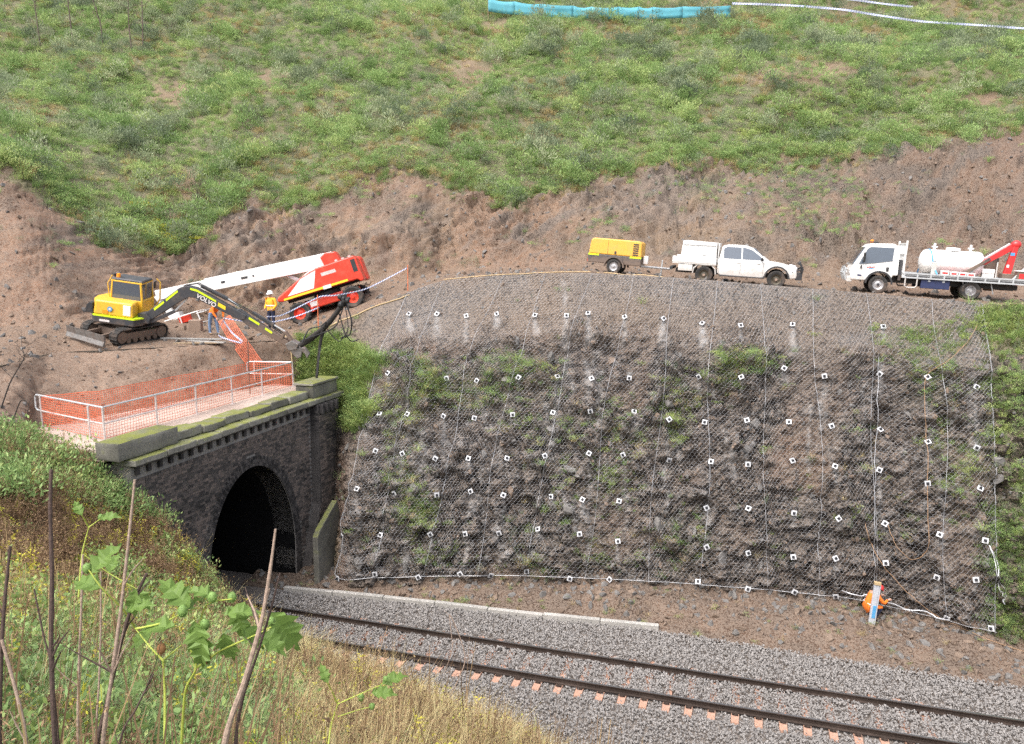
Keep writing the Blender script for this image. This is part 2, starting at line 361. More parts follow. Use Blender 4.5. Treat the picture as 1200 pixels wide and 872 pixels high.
E5 = row({px: (float(np.interp(px, [-350, 0, 400, 560, 690, 800, 900, 1000, 1145, 1900], [-12, -3, -1, 4, 13, 14, 18, 22, 28, 50])), 66) for px in PXC})
E6 = row({px: (-45, 74) for px in PXC}); E7 = row({px: (-75, 95) for px in PXC})
E8 = [np.array([p[0]*2.2, p[1]*2.2, p[2]+4]) for p in E7]
E0b = []; E0c = []
for px, a, b in zip(PXC, E0, E1):
    k = float(np.clip((px-440)/120, 0, 1)); dz = float(np.interp(px, [520, 718, 824, 1028, 1137, 1500], [-.05, -.02, -.2, -.1, -.1, -.1]))
    p1, p2 = lerp(a, b, .2), lerp(a, b, .74)
    E0b.append(lerp(p1, np.array([p1[0], p1[1], a[2]+dz]), k)); E0c.append(lerp(p2, np.array([p2[0], p2[1], a[2]+dz+.06]), k))
UPP, UVV, UT = loft([E0, E0b, E0c, E1, E2, E3, E4, E5, E6, E7, E8], 560, [8, 12, 8, 46, 44, 44, 8, 12, 10, 6], 2)
UVV = np.where(UVV < 3, UVV/3, UVV-2)
vv = np.broadcast_to(UVV[None, :], UPP.shape[:2]); PX, PY = proj(UPP)
nrm = gnormal(UPP); nrm *= np.sign(nrm[..., 2:3])
bank = sstep(.85, 1.1, vv)*(1-sstep(1.9, 2.1, vv)); hill = sstep(1.9, 2.15, vv)
q = UPP.copy()
# tilted strata of the cut bank: blocks stretched along the dip, and erosion rills
al = np.stack([UPP[..., 0]*.8+UPP[..., 2]*.6, UPP[..., 1]*.5, (UPP[..., 2]*.8-UPP[..., 0]*.6)*2.2], -1)
fu, eu, wc = facets(al*.85, 11, 1.2); fub, eub, wcb = facets(al*np.array([2.2, 2.6, 3.0]), 21, 1.3)
rill = fbm(np.stack([UPP[..., 0]*2.4+UPP[..., 2]*.8, UPP[..., 1]*.25, UPP[..., 2]*.4], -1), 4, 5)
st2 = fbm(al*np.array([1.6, 2.5, 7.0]), 4, 6); zone = sstep(.38, .62, fbm(UPP*.28, 3, 9)); dsp = bank*(fu*.34*zone+fub*.20*(.3+.7*zone)-.12*zone*(1-np.clip(eub*9, 0, 1))+(rill-.5)*.42+(st2-.5)*(.3+.45*zone)+(fbm(UPP*5, 3, 10)-.5)*.10+(fbm(UPP*.3, 3, 8)-.5)*1.3)
dsp += hill*((fbm(UPP*.16, 3, 31)-.5)*2.2+(fbm(UPP*.7, 3, 33)-.5)*.7)*sstep(2.0, 2.4, vv)
dsp += (1-bank)*(1-hill)*((fbm(UPP*1.4, 4, 3)-.5)*.16)*sstep(0, .12, vv)
dsp *= 1-.6*sstep(170, 90, PX)*bank
UPP = UPP+nrm*dsp[..., None]; PX, PY = proj(UPP)
n1 = fbm(UPP*.35, 4, 41); n2 = fbm(UPP*1.1, 4, 43); n3 = fbm(al*np.array([.5, .5, .8]), 4, 47)
c = mix3(np.broadcast_to(BROWN, UPP.shape), TAN*.9, (n1-.4)*3)
c = mix3(c, PINK, sstep(330, 120, PX)*.75*sstep(.3, .6, n2+.2)); c = mix3(c, RED, sstep(980, 1080, PX)*.7)
c = mix3(c, RED, sstep(520, 600, PX)*sstep(720, 640, PX)*.6*sstep(215, 260, PY))
gm = bank*sstep(.50, .60, n3+.18*ell(PX, PY, 300, 270, 80, 60)+.16*ell(PX, PY, 430, 260, 60, 50)+.2*ell(PX, PY, 800, 245, 120, 60)+.14*ell(PX, PY, 240, 320, 110, 40)-.05)
c = mix3(c, GREY, gm*.62*(.3+zone*.7)); c = c*(1+.5*(st2-.5)*bank)[..., None]; c = mix3(c, DARK*1.2, bank*sstep(.62, .72, n3)*.7)
c = mix3(c, DARK*1.1, bank*sstep(.62, .74, wcb)*.35)
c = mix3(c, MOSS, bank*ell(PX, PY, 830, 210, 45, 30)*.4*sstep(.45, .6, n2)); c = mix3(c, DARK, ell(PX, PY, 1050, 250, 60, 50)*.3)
dk = sstep(.5, .72, fbm(UPP*.55, 4, 55))*bank
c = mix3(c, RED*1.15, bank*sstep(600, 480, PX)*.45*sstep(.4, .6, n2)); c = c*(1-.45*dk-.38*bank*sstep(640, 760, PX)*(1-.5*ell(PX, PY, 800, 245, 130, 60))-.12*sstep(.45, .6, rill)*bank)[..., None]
c = mix3(c, DIRT, (1-bank)*(1-hill)*.75)
# green ground cover on the hill with bare scars
SCARS = [(545, 88, 32, 26), (500, 108, 16, 10), (315, 95, 26, 14), (205, 112, 22, 18), (185, 108, 10, 22), (960, 85, 60, 16), (215, 220, 14, 22), (900, 90, 40, 12), (1130, 118, 60, 10), (40, 105, 12, 10), (580, 30, 20, 8)]
scar = np.zeros(PX.shape)
for s in SCARS: scar = np.maximum(scar, ell(PX, PY, *s))
scar = np.clip(scar*1.1+(n2-.55)*2.2*(scar > 0), 0, 1)*.8
gmask = sstep(1.93, 2.03, vv+(fbm(UPP*.9, 4, 51)-.5)*.8)*(1-scar)
gmask *= 1-sstep(4.55, 4.7, vv+(n1-.5))*sstep(640, 740, PX)*.35
bare_left = ell(PX, PY, 100, 285, 90, 24)*sstep(300, 200, PX)
c = mix3(c, mix3(np.broadcast_to(GREEN, c.shape), np.array([.18, .19, .07]), (n1-.35)*3), gmask)
c = mix3(c, np.array([.36, .27, .14]), ell(PX, PY, 760, 30, 260, 16)*.5*gmask)
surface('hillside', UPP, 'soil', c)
BV_UP = bvh_of(UPP)
# ---------------------------------------------------------------- rock face below the bench
FC = E0[7:]; Cx = PXC[7:]
TOE = [np.array([-18.2, 28.6, 5.9]), np.array([-16.4, 27.6, 2.2]), np.array([-13.95, 23.7, .1]), at(440, 686, Z=.1), at(510, 684, Z=.2), at(610, 683, Z=.2), at(770, 690, Z=.3), at(905, 700, Z=.3), at(1010, 712, Z=.2), at(1160, 748, Z=0), at(1260, 765, Z=0), at(1500, 800, Z=0), at(1900, 850, Z=0)]
def rowmix(h, yf):  # point at height fraction h and depth fraction yf between toe and crest
    return [np.array([lerp(a[0], b[0], (h+yf)/2), lerp(a[1], b[1], yf), lerp(a[2], b[2], h)]) for a, b in zip(TOE, FC)]
F1 = rowmix(.34, .22); F2 = rowmix(.62, .46); F3 = rowmix(.79, .62)
FP, FVV, FT = loft([TOE, F1, F2, F3, FC], 620, [92, 80, 60, 54], 6)
fv = np.broadcast_to(FVV[None, :], FP.shape[:2]); ft = np.broadcast_to(FT[:, None], FP.shape[:2])
FN = gnormal(FP); FN *= -np.sign(FN[..., 1:2]); FPX, FPY = proj(FP); FBASE = FP.copy()
wq = FP+(np.stack([fbm(FP*1.5+k*7, 3, 65+k) for k in range(3)], -1)-.5)*.4; fa, ea, wc = facets(wq*np.array([1.6, 1.5, 1.2]), 61, 1.3); fb2, eb, vc = facets(wq*np.array([3.8, 3.6, 3.0]), 71, 1.3); fc2, ec, xc = facets(FP*8.0, 81, 1.2)
rk = sstep(.45, .62, fbm(FP*.42, 3, 91)+.1*(1-sstep(2.6, 3.1, fv)))       # where bedrock shows
rk = np.maximum(rk, .75*ell(FPX, FPY, 700, 440, 60, 60)); rk = np.maximum(rk, ell(FPX, FPY, 860, 460, 70, 40)); rk = np.maximum(rk, .8*ell(FPX, FPY, 640, 590, 90, 60)); rk = np.maximum(rk, .8*ell(FPX, FPY, 590, 470, 60, 50))
top = sstep(2.65, 3.3, fv+(fbm(FP*.8, 3, 93)-.5)*.9)                      # graded gravel strip under the crest
rk = rk*(1-top); rgt = sstep(1140, 1165, FPX+(fbm(FP*1.2, 3, 95)-.5)*20); rk = np.maximum(rk, rgt*.8*(1-top*.5))
edge = np.clip(ea*11, 0, 1); edge2 = np.clip(eb*10, 0, 1)
d = rk*(fa*.34*edge+fb2*.26*edge2-.24*(1-edge)-.16*(1-edge2))+(1-rk)*(1-top*.7)*fb2*.17*edge2+fc2*(.05+.06*rk)*(1-.5*top)
d += (fbm(FP*.3, 3, 97)-.5)*.9*(1-.6*top)*sstep(0, .4, fv)*sstep(4, 3.6, fv)+(fbm(FP*3, 4, 99)-.5)*.16
d += .28*ell(FPX, FPY, 865, 425, 45, 14)+.3*ell(FPX, FPY, 560, 440, 90, 18)-.3*ell(FPX, FPY, 870, 470, 60, 14)-.3*ell(FPX, FPY, 690, 415, 60, 16)
d += .5*ell(FPX, FPY, 640, 700, 0.1, .1)
d *= sstep(4, 3.9, fv)*.95+.05; d *= .25+.75*sstep(1.75, 2.5, ft)
DF = d.copy()
FP = FP+FN*d[..., None]; FPX, FPY = proj(FP)
n1 = fbm(FP*.5, 4, 101); n2 = fbm(FP*1.7, 4, 103)
c = mix3(np.broadcast_to(np.array([.12, .076, .052]), FP.shape), np.array([.26, .148, .09]), (n1-.4)*5)
c = mix3(c, np.array([.19, .145, .11]), top*.7); c = mix3(c, GREY*.9, top*(sstep(.42, .62, n1)*.8+.35*sstep(700, 900, FPX)))
c = mix3(c, TAN*.8, top*ell(FPX, FPY, 660, 375, 120, 40)*.45)
rockc = mix3(np.broadcast_to(DARK*.75, FP.shape), GREY*1.45, sstep(.3, .95, wc*.5+vc*.5)); rockc = mix3(rockc, np.array([.21, .15, .11]), sstep(.66, .9, xc*.3+wc*.7)*.7)
c = mix3(c, rockc, rk*.9); c = mix3(c, rockc, (1-rk)*(1-top)*sstep(.72, .82, vc)*.8)
c = mix3(c, np.array([.09, .105, .045]), rgt*.8*sstep(.3, .55, n2)); c = c*(1-.25*rgt)[..., None]; c = mix3(c, MOSS*1.3, rgt*ell(FPX, FPY, 1180, 385, 60, 26))
c = mix3(c, RED*.9, sstep(412, 398, FPX)*sstep(500, 530, FPY)*.8)
c = mix3(c, MOSS*.8, ell(FPX, FPY, 382, 640, 16, 40)*.6)
FVEG = [(490, 452, 62, 34, 1.), (555, 455, 60, 28, 1.), (600, 430, 40, 18, .9), (470, 500, 30, 40, .6), (865, 424, 46, 15, 1.3), (850, 447, 20, 16, .9), (488, 602, 24, 26, 1.), (470, 570, 24, 40, .5), (790, 470, 26, 40, .6), (790, 500, 20, 20, .8), (620, 470, 50, 50, .45),
        (700, 560, 90, 60, .22), (1080, 410, 50, 30, .8), (1095, 450, 40, 36, .6), (1110, 520, 34, 40, .45), (1060, 400, 30, 14, .8), (720, 650, 60, 40, .25), (800, 640, 40, 40, .35), (960, 560, 60, 60, .12), (1120, 560, 30, 60, .4), (520, 650, 60, 30, .35), (440, 620, 30, 60, .3), (620, 650, 40, 40, .3), (740, 500, 60, 40, .25), (1000, 600, 60, 50, .15), (660, 500, 60, 30, .3)]
fveg = np.zeros(FPX.shape)
for a in FVEG: fveg = np.maximum(fveg, ell(FPX, FPY, *a[:4])*min(1, a[4]))
up_edge = sstep(-8, 14, FPY-(388+np.clip(FPX-372, 0, 999)*.45)+(fbm(FP*1.3, 3, 116)-.5)*20); gb = up_edge*sstep(.25, .75, sstep(460, 425, FPX+(FPY-400)*.14+(fbm(FP*1.1, 3, 119)-.5)*50)*sstep(525, 470, FPY+(fbm(FP*.9, 3, 118)-.5)*60)); fveg = np.where(FPX < 452, np.maximum(gb, fveg*.4), fveg)
c = mix3(c, GREEN*1.1, fveg*.6*sstep(.35, .6, n2+.15*fveg))
# rock bolt plates: (x, y) in the survey photograph, row by row from the crest down
za = lambda L: [(380+x/2.235, 310+y/2.235) for x, y in L]; zb = lambda L: [(780+x/1.981, 320+y/1.981) for x, y in L]
PLATES = [za([(222, 130), (295, 130), (372, 135), (452, 130), (552, 133), (634, 134), (691, 128), (787, 138), (888, 142)])+zb([(85, 117), (174, 122), (295, 120), (505, 125)]),
          za([(167, 285), (320, 298), (400, 304), (509, 296), (610, 294), (700, 299), (799, 297)])+zb([(78, 240), (176, 242), (275, 221), (369, 239), (498, 234), (608, 242), (721, 265)]),
          za([(145, 392), (218, 392), (313, 397), (393, 402), (493, 393), (599, 388), (697, 384), (811, 386)])+zb([(8, 340), (91, 346), (189, 342), (286, 346), (385, 355), (498, 364), (609, 393), (722, 405)]),
          za([(134, 488), (205, 495), (291, 508), (378, 508), (478, 508), (577, 501), (693, 495), (783, 498)])+zb([(8, 434), (106, 438), (191, 444), (294, 436), (393, 449), (496, 457), (608, 488), (730, 501)]),
          za([(86, 588), (184, 599), (295, 603), (384, 594), (469, 604), (595, 608), (676, 616), (772, 620)])+zb([(95, 545), (192, 547), (298, 557), (401, 570), (509, 582), (636, 608), (742, 621)]),
          za([(48, 712), (148, 709), (278, 706), (370, 705), (458, 703), (560, 694), (668, 706), (769, 725)])+zb([(95, 636), (191, 650), (297, 659), (394, 663), (511, 673), (630, 706), (720, 712)]),
          za([(36, 822), (133, 824), (246, 832), (356, 810), (436, 814), (541, 835), (643, 836), (748, 825)])+zb([(75, 729), (191, 745), (299, 752), (395, 762), (653, 812), (757, 837)])]
# pale grout that ran down from the bolt holes
st = np.zeros(FPX.shape); wob = (fbm(FP*np.array([1.6, 1.6, 1.6]), 3, 111)-.5)*26
rs = random.Random(3)
for ri, rw in enumerate(PLATES):
    for (x, y) in rw:
        L = rs.uniform(18, 46) if ri == 0 else rs.choice([0, 0, 14, 30, 60, 22]); wd = rs.uniform(2.2, 5) if ri == 0 else rs.uniform(1.6, 4)
        if L == 0: continue
        t = (FPY-y)/L; u = np.abs(FPX-x-wob*np.clip(t, 0, 1)*.5)/(wd*(.55+1.1*np.clip(t, 0, 1)))
        st = np.maximum(st, np.clip(1.3-u, 0, 1)*sstep(-.05, .06, t)*sstep(1.1, .6, t)*sstep(.25, .6, fbm(FP*4, 3, 113)+.12))
for (x, y, L, wd) in [(660, 325, 40, 3), (668, 420, 50, 5), (640, 470, 40, 4), (1030, 420, 60, 5), (570, 470, 40, 6), (590, 620, 50, 8), (475, 620, 55, 6), (440, 635, 50, 9), (860, 520, 50, 6), (1140, 430, 120, 6), (1160, 640, 70, 4), (415, 650, 30, 10), (700, 410, 30, 4)]:
    t = (FPY-y)/L; u = np.abs(FPX-x-wob*.6)/wd; st = np.maximum(st, .85*np.clip(1.2-u, 0, 1)*sstep(0, .1, t)*sstep(1, .7, t)*sstep(.3, .6, fbm(FP*3, 3, 117)+.08))
rs2 = random.Random(8)
for _ in range(34):
    x, y, L, wd = rs2.uniform(420, 1130), rs2.uniform(395, 600), rs2.uniform(40, 120), rs2.uniform(1.5, 4.5); t = (FPY-y)/L; u = np.abs(FPX-x-wob*.5)/wd; st = np.maximum(st, .9*np.clip(1.3-u, 0, 1)*sstep(0, .1, t)*sstep(1, .6, t)*sstep(.32, .58, fbm(FP*3.5, 3, 120)+.06))
c = mix3(c, PALE*1.5, st*.85)
surface('rock_face', FP, 'rock_soil', c)
BV_F = bvh_of(FP)
def hit(px, py, *bv):
    d = Vector(ray(px, py)); best = None
    for b in bv:
        r = b.ray_cast(Vector(CAMP), d)
        if r[0] is not None and (best is None or r[3] < best[2]): best = (r[0], r[1] if r[1].dot(d) < 0 else -r[1], r[3])
    return best
# ---------------------------------------------------------------- earth batter between platform and portal deck
B0 = [lerp(a, b, .5)-np.array([0, 0, .22]) for a, b in zip(E0[:9], E0b[:9])]; B0a = [p-np.array([0, 0, .015]) for p in E0[:9]]
B1 = [np.array([-34, 2, 9.5]), np.array([-26, 9, 8.6]), at(-5, 500, D=21.6), np.array([-20.6, 17.6, 6.5]), np.array([-20.1, 20.2, 6.5]), np.array([-19.4, 23.3, 6.5]), np.array([-18.9, 26.0, 6.45]), np.array([-18.2, 28.6, 5.9]), np.array([-17, 29.0, 4.6])]
B2 = [p+np.array([1.6, -.9, -.25]) for p in B1]
BP, BVV, BT = loft([B0, B0a, B1, B2], 190, [4, 44, 8], 1); bn = gnormal(BP); bn *= np.sign(bn[..., 2:3])
BP = BP+bn*(((fbm(BP*.8, 4, 121)-.5)*.45+(fbm(BP*np.array([3, 3, 1.2]), 4, 123)-.5)*.22)*np.sin(np.linspace(0, math.pi, BP.shape[1]))**.5)[..., None]
n1 = fbm(BP*.7, 4, 125); c = mix3(np.broadcast_to(np.array([.23, .14, .092]), BP.shape), np.array([.35, .225, .155]), (n1-.35)*2.5)
surface('earth_batter', BP, 'soil', c); BV_B = bvh_of(BP)
# ---------------------------------------------------------------- near embankment (the camera stands on it)
XS = [-44, -30, -22, -18.5, -15.84, -14, -11.5, -8, -4, 0, 5, 12, 24, 44]
TY = [17.8, 17.8, 17.8, 17.8, 19.3, 19.3, 18.4, 17.4, 16.6, 16.2, 16.2, 16.2, 16.2, 16.2]
M1 = [(16, 6.6), (16, 6.5), (17.4, 6.5), (16.4, 6.35), (16.3, 4.9), (16.0, 3.7), (14.3, 3.0), (12.6, 3.5), (11.3, 3.5), (9.6, 3.7), (9.4, 3.9), (9.4, 4), (9.4, 4), (9.4, 4)]
M2 = [(10, 9.0), (10, 8.6), (13.0, 7.7), (12.6, 7.3), (12.2, 6.7), (10.6, 6.5), (9.4, 6.1), (7.0, 6.9), (5.8, 6.9), (5.0, 6.9), (5, 6.9), (5, 6.9), (5, 6.9), (5, 6.9)]
M3 = [(1, 10.6)]*2+[(3, 9.6), (3, 9.4), (2.6, 9.4), (2.4, 9.4), (2.2, 9.35), (1.8, 9.45), (1.4, 9.5), (1.0, 9.6), (1, 9.6), (1, 9.6), (1, 9.6), (1, 9.6)]
N0 = [np.array([x, y, -.75]) for x, y in zip(XS, TY)]; mk = lambda m: [np.array([x, a, b]) for x, (a, b) in zip(XS, m)]
NP, NVV, NT_ = loft([[p-np.array([0, -.7, .3]) for p in N0], N0, mk(M1), mk(M2), mk(M3), [np.array([x, -8, 10.4]) for x in XS], [np.array([x, -30, 11]) for x in XS]], 230, [3, 26, 24, 26, 12, 6], 2)
NP[..., 2] += (fbm(NP*.6, 4, 131)-.5)*.5*np.minimum(1, np.linalg.norm(NP-CAMP, axis=-1)/8)
n1 = fbm(NP*1.2, 4, 133); c = mix3(np.broadcast_to(np.array([.10, .075, .05]), NP.shape), np.array([.17, .15, .06]), (n1-.35)*3)
surface('near_embankment', NP, 'soil', c); BV_N = bvh_of(NP)
# ---------------------------------------------------------------- track formation, toe ground, far ground
xs = np.linspace(-48, 46, 240); ys = np.array([15.4, 16.2, 17.2, 18.2, 18.8, 19.4, 20.6, 21.8, 22.4, 23.0, 23.6, 24.2]); zs = np.array([-.95, -.85, -.62, -.36, -.26, -.25, -.25, -.25, -.25, -.24, -.24, -.3])
g = np.stack(np.broadcast_arrays(xs[:, None], ys[None, :], zs[None, :]), -1).copy(); g[..., 2] += (fbm(g*1.5, 3, 141)-.5)*.06
surface('track_bed', g, 'ballast_bed', mix3(np.broadcast_to(np.array([.16, .15, .145]), g.shape), np.array([.24, .225, .215]), fbm(g*2, 3, 143)))
BEDY, BEDZ = ys, zs
tl = TOE[2:]; tl = [np.array([-17.5, 25.5, .1]), np.array([-15.4, 25.2, .1])]+tl
T1 = [p+np.array([0, .9, .5]) for p in tl]; T0 = [np.array([p[0], float(np.interp(p[0], [-18, -15, -10.9, -7.2, -2.6, 1, 8, 12, 30], [22.95, 23.0, 23.37, 23.5, 23.75, 23.6, 23.3, 23.3, 23.3])), -.2]) for p in tl]
TM = [lerp(a, b, .55)+np.array([0, 0, m]) for a, b, m in zip(T0, tl, [.05, .05, .05, .05, .1, .28, .2, .25, .2, .1, .05, .05, .05])]
TP, TV, TT = loft([T0, TM, tl, T1], 300, [16, 14, 4], 2)
TP[..., 2] += (fbm(TP*1.1, 4, 151)-.5)*.3*np.clip(TV/.3, 0, 1)[None, :]+(fbm(TP*4, 3, 153)-.5)*.10
n1 = fbm(TP*.9, 4, 155); c = mix3(np.broadcast_to(np.array([.10, .06, .04]), TP.shape), np.array([.19, .115, .075]), (n1-.4)*3)
surface('toe_ground', TP, 'soil', c); BV_T = bvh_of(TP)
gx = np.linspace(-500, 500, 24); g = np.stack(np.broadcast_arrays(gx[:, None], gx[None, :], np.array(-1.6)), -1)
surface('ground', g, 'soil', np.broadcast_to(np.array([.12, .10, .06]), g.shape).copy())
# ================================================================== MATERIALS FOR MASONRY AND TRACK
def masonry(name, lo, mid, hi, moss=0, isl=True, rough=.9, bd=.012):
    m, n, b = nodes(name); tc = N(n, 'ShaderNodeTexCoord'); O = tc.outputs['Object']; g = N(n, 'ShaderNodeNewGeometry')
    t = tex(n, 'ShaderNodeTexNoise', .55, 5, .62, O); t2 = tex(n, 'ShaderNodeTexNoise', 22, 4, .6, O)
    s = N(n, 'ShaderNodeMath', operation='MULTIPLY_ADD'); n.links.new(g.outputs['Random Per Island'], s.inputs[0]); s.inputs[1].default_value = .42 if isl else 0; n.links.new(t.outputs[0], s.inputs[2])
    c = ramp(n, s.outputs[0], [(.38, lo), (.62, mid), (.95, hi)])
    c = mixc(n, 1, c, ramp(n, t2.outputs[0], [(.3, (.7,)*3), (.7, (1.3,)*3)]), 'MULTIPLY')
    if moss:
        sx = N(n, 'ShaderNodeSeparateXYZ'); n.links.new(g.outputs['Normal'], sx.inputs[0])
        t3 = tex(n, 'ShaderNodeTexNoise', 2.2, 5, .65, O); a = N(n, 'ShaderNodeMath', operation='MULTIPLY_ADD'); n.links.new(sx.outputs[2], a.inputs[0]); a.inputs[1].default_value = .32; n.links.new(t3.outputs[0], a.inputs[2])
        f = ramp(n, a.outputs[0], [(.66-.1*moss, (0, 0, 0)), (.95-.1*moss, (.85, .85, .85))])
        c = mixc(n, f, c, mixc(n, t2.outputs[0], (.09, .11, .02), (.22, .23, .04)))
    n.links.new(c, b.inputs['Base Color']); b.inputs['Roughness'].default_value = rough; b.inputs['Specular IOR Level'].default_value = .2
    bump(n, b, t2.outputs[0], .6, bd); return m
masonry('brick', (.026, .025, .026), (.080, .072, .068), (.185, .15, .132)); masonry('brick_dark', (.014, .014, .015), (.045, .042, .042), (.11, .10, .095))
masonry('mortar', (.15, .145, .14), (.28, .265, .25), (.40, .38, .36), isl=False); masonry('capstone', (.05, .05, .042), (.13, .125, .108), (.25, .24, .21), moss=.8)
masonry('concrete', (.30, .29, .27), (.42, .40, .37), (.52, .50, .47), isl=False); masonry('deck_concrete', (.32, .25, .21), (.44, .36, .31), (.52, .44, .39), isl=False)
masonry('soot_dark', (.004, .004, .004), (.007, .007, .008), (.012, .012, .012), isl=False); masonry('stone_grey', (.04, .04, .042), (.095, .09, .088), (.18, .17, .16)); masonry('stone_brown', (.06, .042, .032), (.12, .087, .065), (.20, .15, .115))
masonry('ballast', (.06, .056, .055), (.155, .145, .138), (.30, .283, .27)); masonry('sleeper', (.33, .18, .12), (.44, .27, .20), (.52, .36, .29), isl=False); masonry('rust_rail', (.030, .022, .018), (.055, .04, .033), (.085, .065, .055), isl=False, rough=.7)
plain('rail_top', (.42, .42, .43), .28, metal=.9, var=.1)
# ================================================================== TUNNEL PORTAL
X0 = -15.84; YC = 21.65
por = empty('tunnel_portal', (X0, YC, -.5), label='sooty brick tunnel portal with mossy stone parapet and black arched mouth', cat='tunnel portal')
def W2(mb):                     # world coordinates -> portal local
    mb.v = [(x-X0, y-YC, z+.5) for x, y, z in mb.v]; return mb
AP = [(-.6, 2.34), (.3, 2.43)]+[(z, 2.46*math.sqrt(max(0, 1-((z-1.2)/3.55)**2))) for z in (1.2, 1.9, 2.5, 3.0, 3.4, 3.75, 4.05, 4.3, 4.5, 4.64, 4.72)]+[(4.75, 0)]
def archw(z): return float(np.interp(z, [a[0] for a in AP], [a[1] for a in AP])) if z < 4.75 else -1
AZ = np.linspace(0, 1, 26); APC = catmull(np.array(AP), AZ*(len(AP)-1))
YL, YR, ZT = 16.42, 26.9, 6.2
left = [(YL, -.6)]+[(YC-w, z) for z, w in APC]+[(YC, ZT), (YL, ZT)]; right = [(YR-1.2, -.6), (YR, ZT), (YC, ZT)]+[(YC+w, z) for z, w in APC[::-1]]
mb = MB(); mb.prism(left, X0-.9, X0, 'x'); mb.prism(right, X0-.9, X0-.0005, 'x'); W2(mb).build('wall', 'mortar', por)
fl = MB()
pil = [(25.45, ZT-.02), (26.98, ZT-.02), (26.2, 1.7), (25.75, -.6), (24.25, -.6), (25.35, 2.3)]
fl.prism(pil, X0-.3, X0+.36, 'x'); W2(fl).build('pilaster', 'brick_dark', por)  # darker body colour carries the shade of the side face
# brick facing, joined (each brick is about five pixels wide)
bm = MB(); rb = random.Random(5)
def brick(mb, y0, y1, z0, z1, x, pr, rot=None):
    j = rb.uniform(0, .006); a, b_, c_, d_ = (y0, z0), (y1, z0), (y1, z1), (y0, z1)
    k = len(mb.v); mb.v += [(x, *a), (x, *b_), (x, *c_), (x, *d_), (x+pr+j, *a), (x+pr+j, *b_), (x+pr+j, *c_), (x+pr+j, *d_)]
    mb.f += [(k+4, k+5, k+6, k+7), (k, k+1, k+5, k+4), (k+1, k+2, k+6, k+5), (k+2, k+3, k+7, k+6), (k+3, k, k+4, k+7)]
ch = .086
for r in range(int(6.35/ch)):
    z = -.5+r*ch; zc = z+.04
    y = YL+(.0 if r % 2 else .12)
    hdr = r % 2 == 0
    while y < 25.5:
        bl = .112 if hdr else .228
        yc = y+bl/2; w = archw(zc); rr = .40 if zc < 4.9 else 0
        da = abs(yc-YC)
        inside = da < w+.36 if w >= 0 else math.hypot(da, max(0, zc-4.75)) < .36 or (zc < 5.15 and da < 1.2*(5.15-zc)+.15)
        plim = 25.43 if zc > 2.3 else lerp(24.25, 25.35, (zc+.6)/2.9)-.02
        if not inside and yc+bl/2 < plim: brick(bm, y, y+bl, z, z+.075, X0, .012)
        y += bl+.011
    y = 25.46 if zc > 2.3 else lerp(24.28, 25.38, (zc+.6)/2.9)                   # pilaster face
    while True:
        e = lerp(26.2, 26.98, (zc-1.7)/4.3) if zc > 1.7 else lerp(25.75, 26.2, (zc+.6)/2.3)
        if y+.2 > e: break
        brick(bm, y, y+.228, z, z+.075, X0+.36, .012); y += .239
bo = W2(bm).build('brickwork', 'brick', por); tag(bo, kind='stuff')
sd = MB()                                                                       # side of the pilaster, its shade put into darker brick
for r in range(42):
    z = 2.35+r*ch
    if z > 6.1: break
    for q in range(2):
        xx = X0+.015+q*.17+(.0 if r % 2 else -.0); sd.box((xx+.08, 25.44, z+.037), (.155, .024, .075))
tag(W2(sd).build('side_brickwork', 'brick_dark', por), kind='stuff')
# arch rings of header bricks
rg = MB(); P2 = [(YC-w, z) for z, w in APC]+[(YC+w, z) for z, w in APC[::-1][1:]]
P2 = np.array(P2); cl = np.concatenate([[0], np.cumsum(np.linalg.norm(np.diff(P2, axis=0), axis=1))])
for ring in range(3):
    nb = int(cl[-1]/.086)
    for k in range(nb):
        s0, s1 = cl[-1]*k/nb+.004, cl[-1]*(k+1)/nb-.004
        a = np.array([np.interp(s0, cl, P2[:, 0]), np.interp(s0, cl, P2[:, 1])]); b_ = np.array([np.interp(s1, cl, P2[:, 0]), np.interp(s1, cl, P2[:, 1])])
        t = (b_-a)/np.linalg.norm(b_-a); nn = np.array([-t[1], t[0]]); o0, o1 = .004+ring*.118, .112+ring*.118; pr = .03-.004*ring+rb.uniform(0, .006)
        q4 = [a+nn*o0, b_+nn*o0, b_+nn*o1, a+nn*o1]; k0 = len(rg.v)
        xb = X0-.06 if ring == 0 else X0
        rg.v += [(xb, *p) for p in q4]+[(X0+pr, *p) for p in q4]; rg.f += [(k0+4, k0+5, k0+6, k0+7), (k0, k0+1, k0+5, k0+4), (k0+1, k0+2, k0+6, k0+5), (k0+2, k0+3, k0+7, k0+6), (k0+3, k0, k0+4, k0+7)]
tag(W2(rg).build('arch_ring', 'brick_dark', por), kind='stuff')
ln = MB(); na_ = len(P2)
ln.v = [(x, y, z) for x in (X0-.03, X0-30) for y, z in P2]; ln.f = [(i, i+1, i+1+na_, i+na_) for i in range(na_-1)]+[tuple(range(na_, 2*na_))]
W2(ln).build('tunnel_lining', 'soot_dark', por)  # lining and end cap near black: soot plus the bore's darkness in the colour
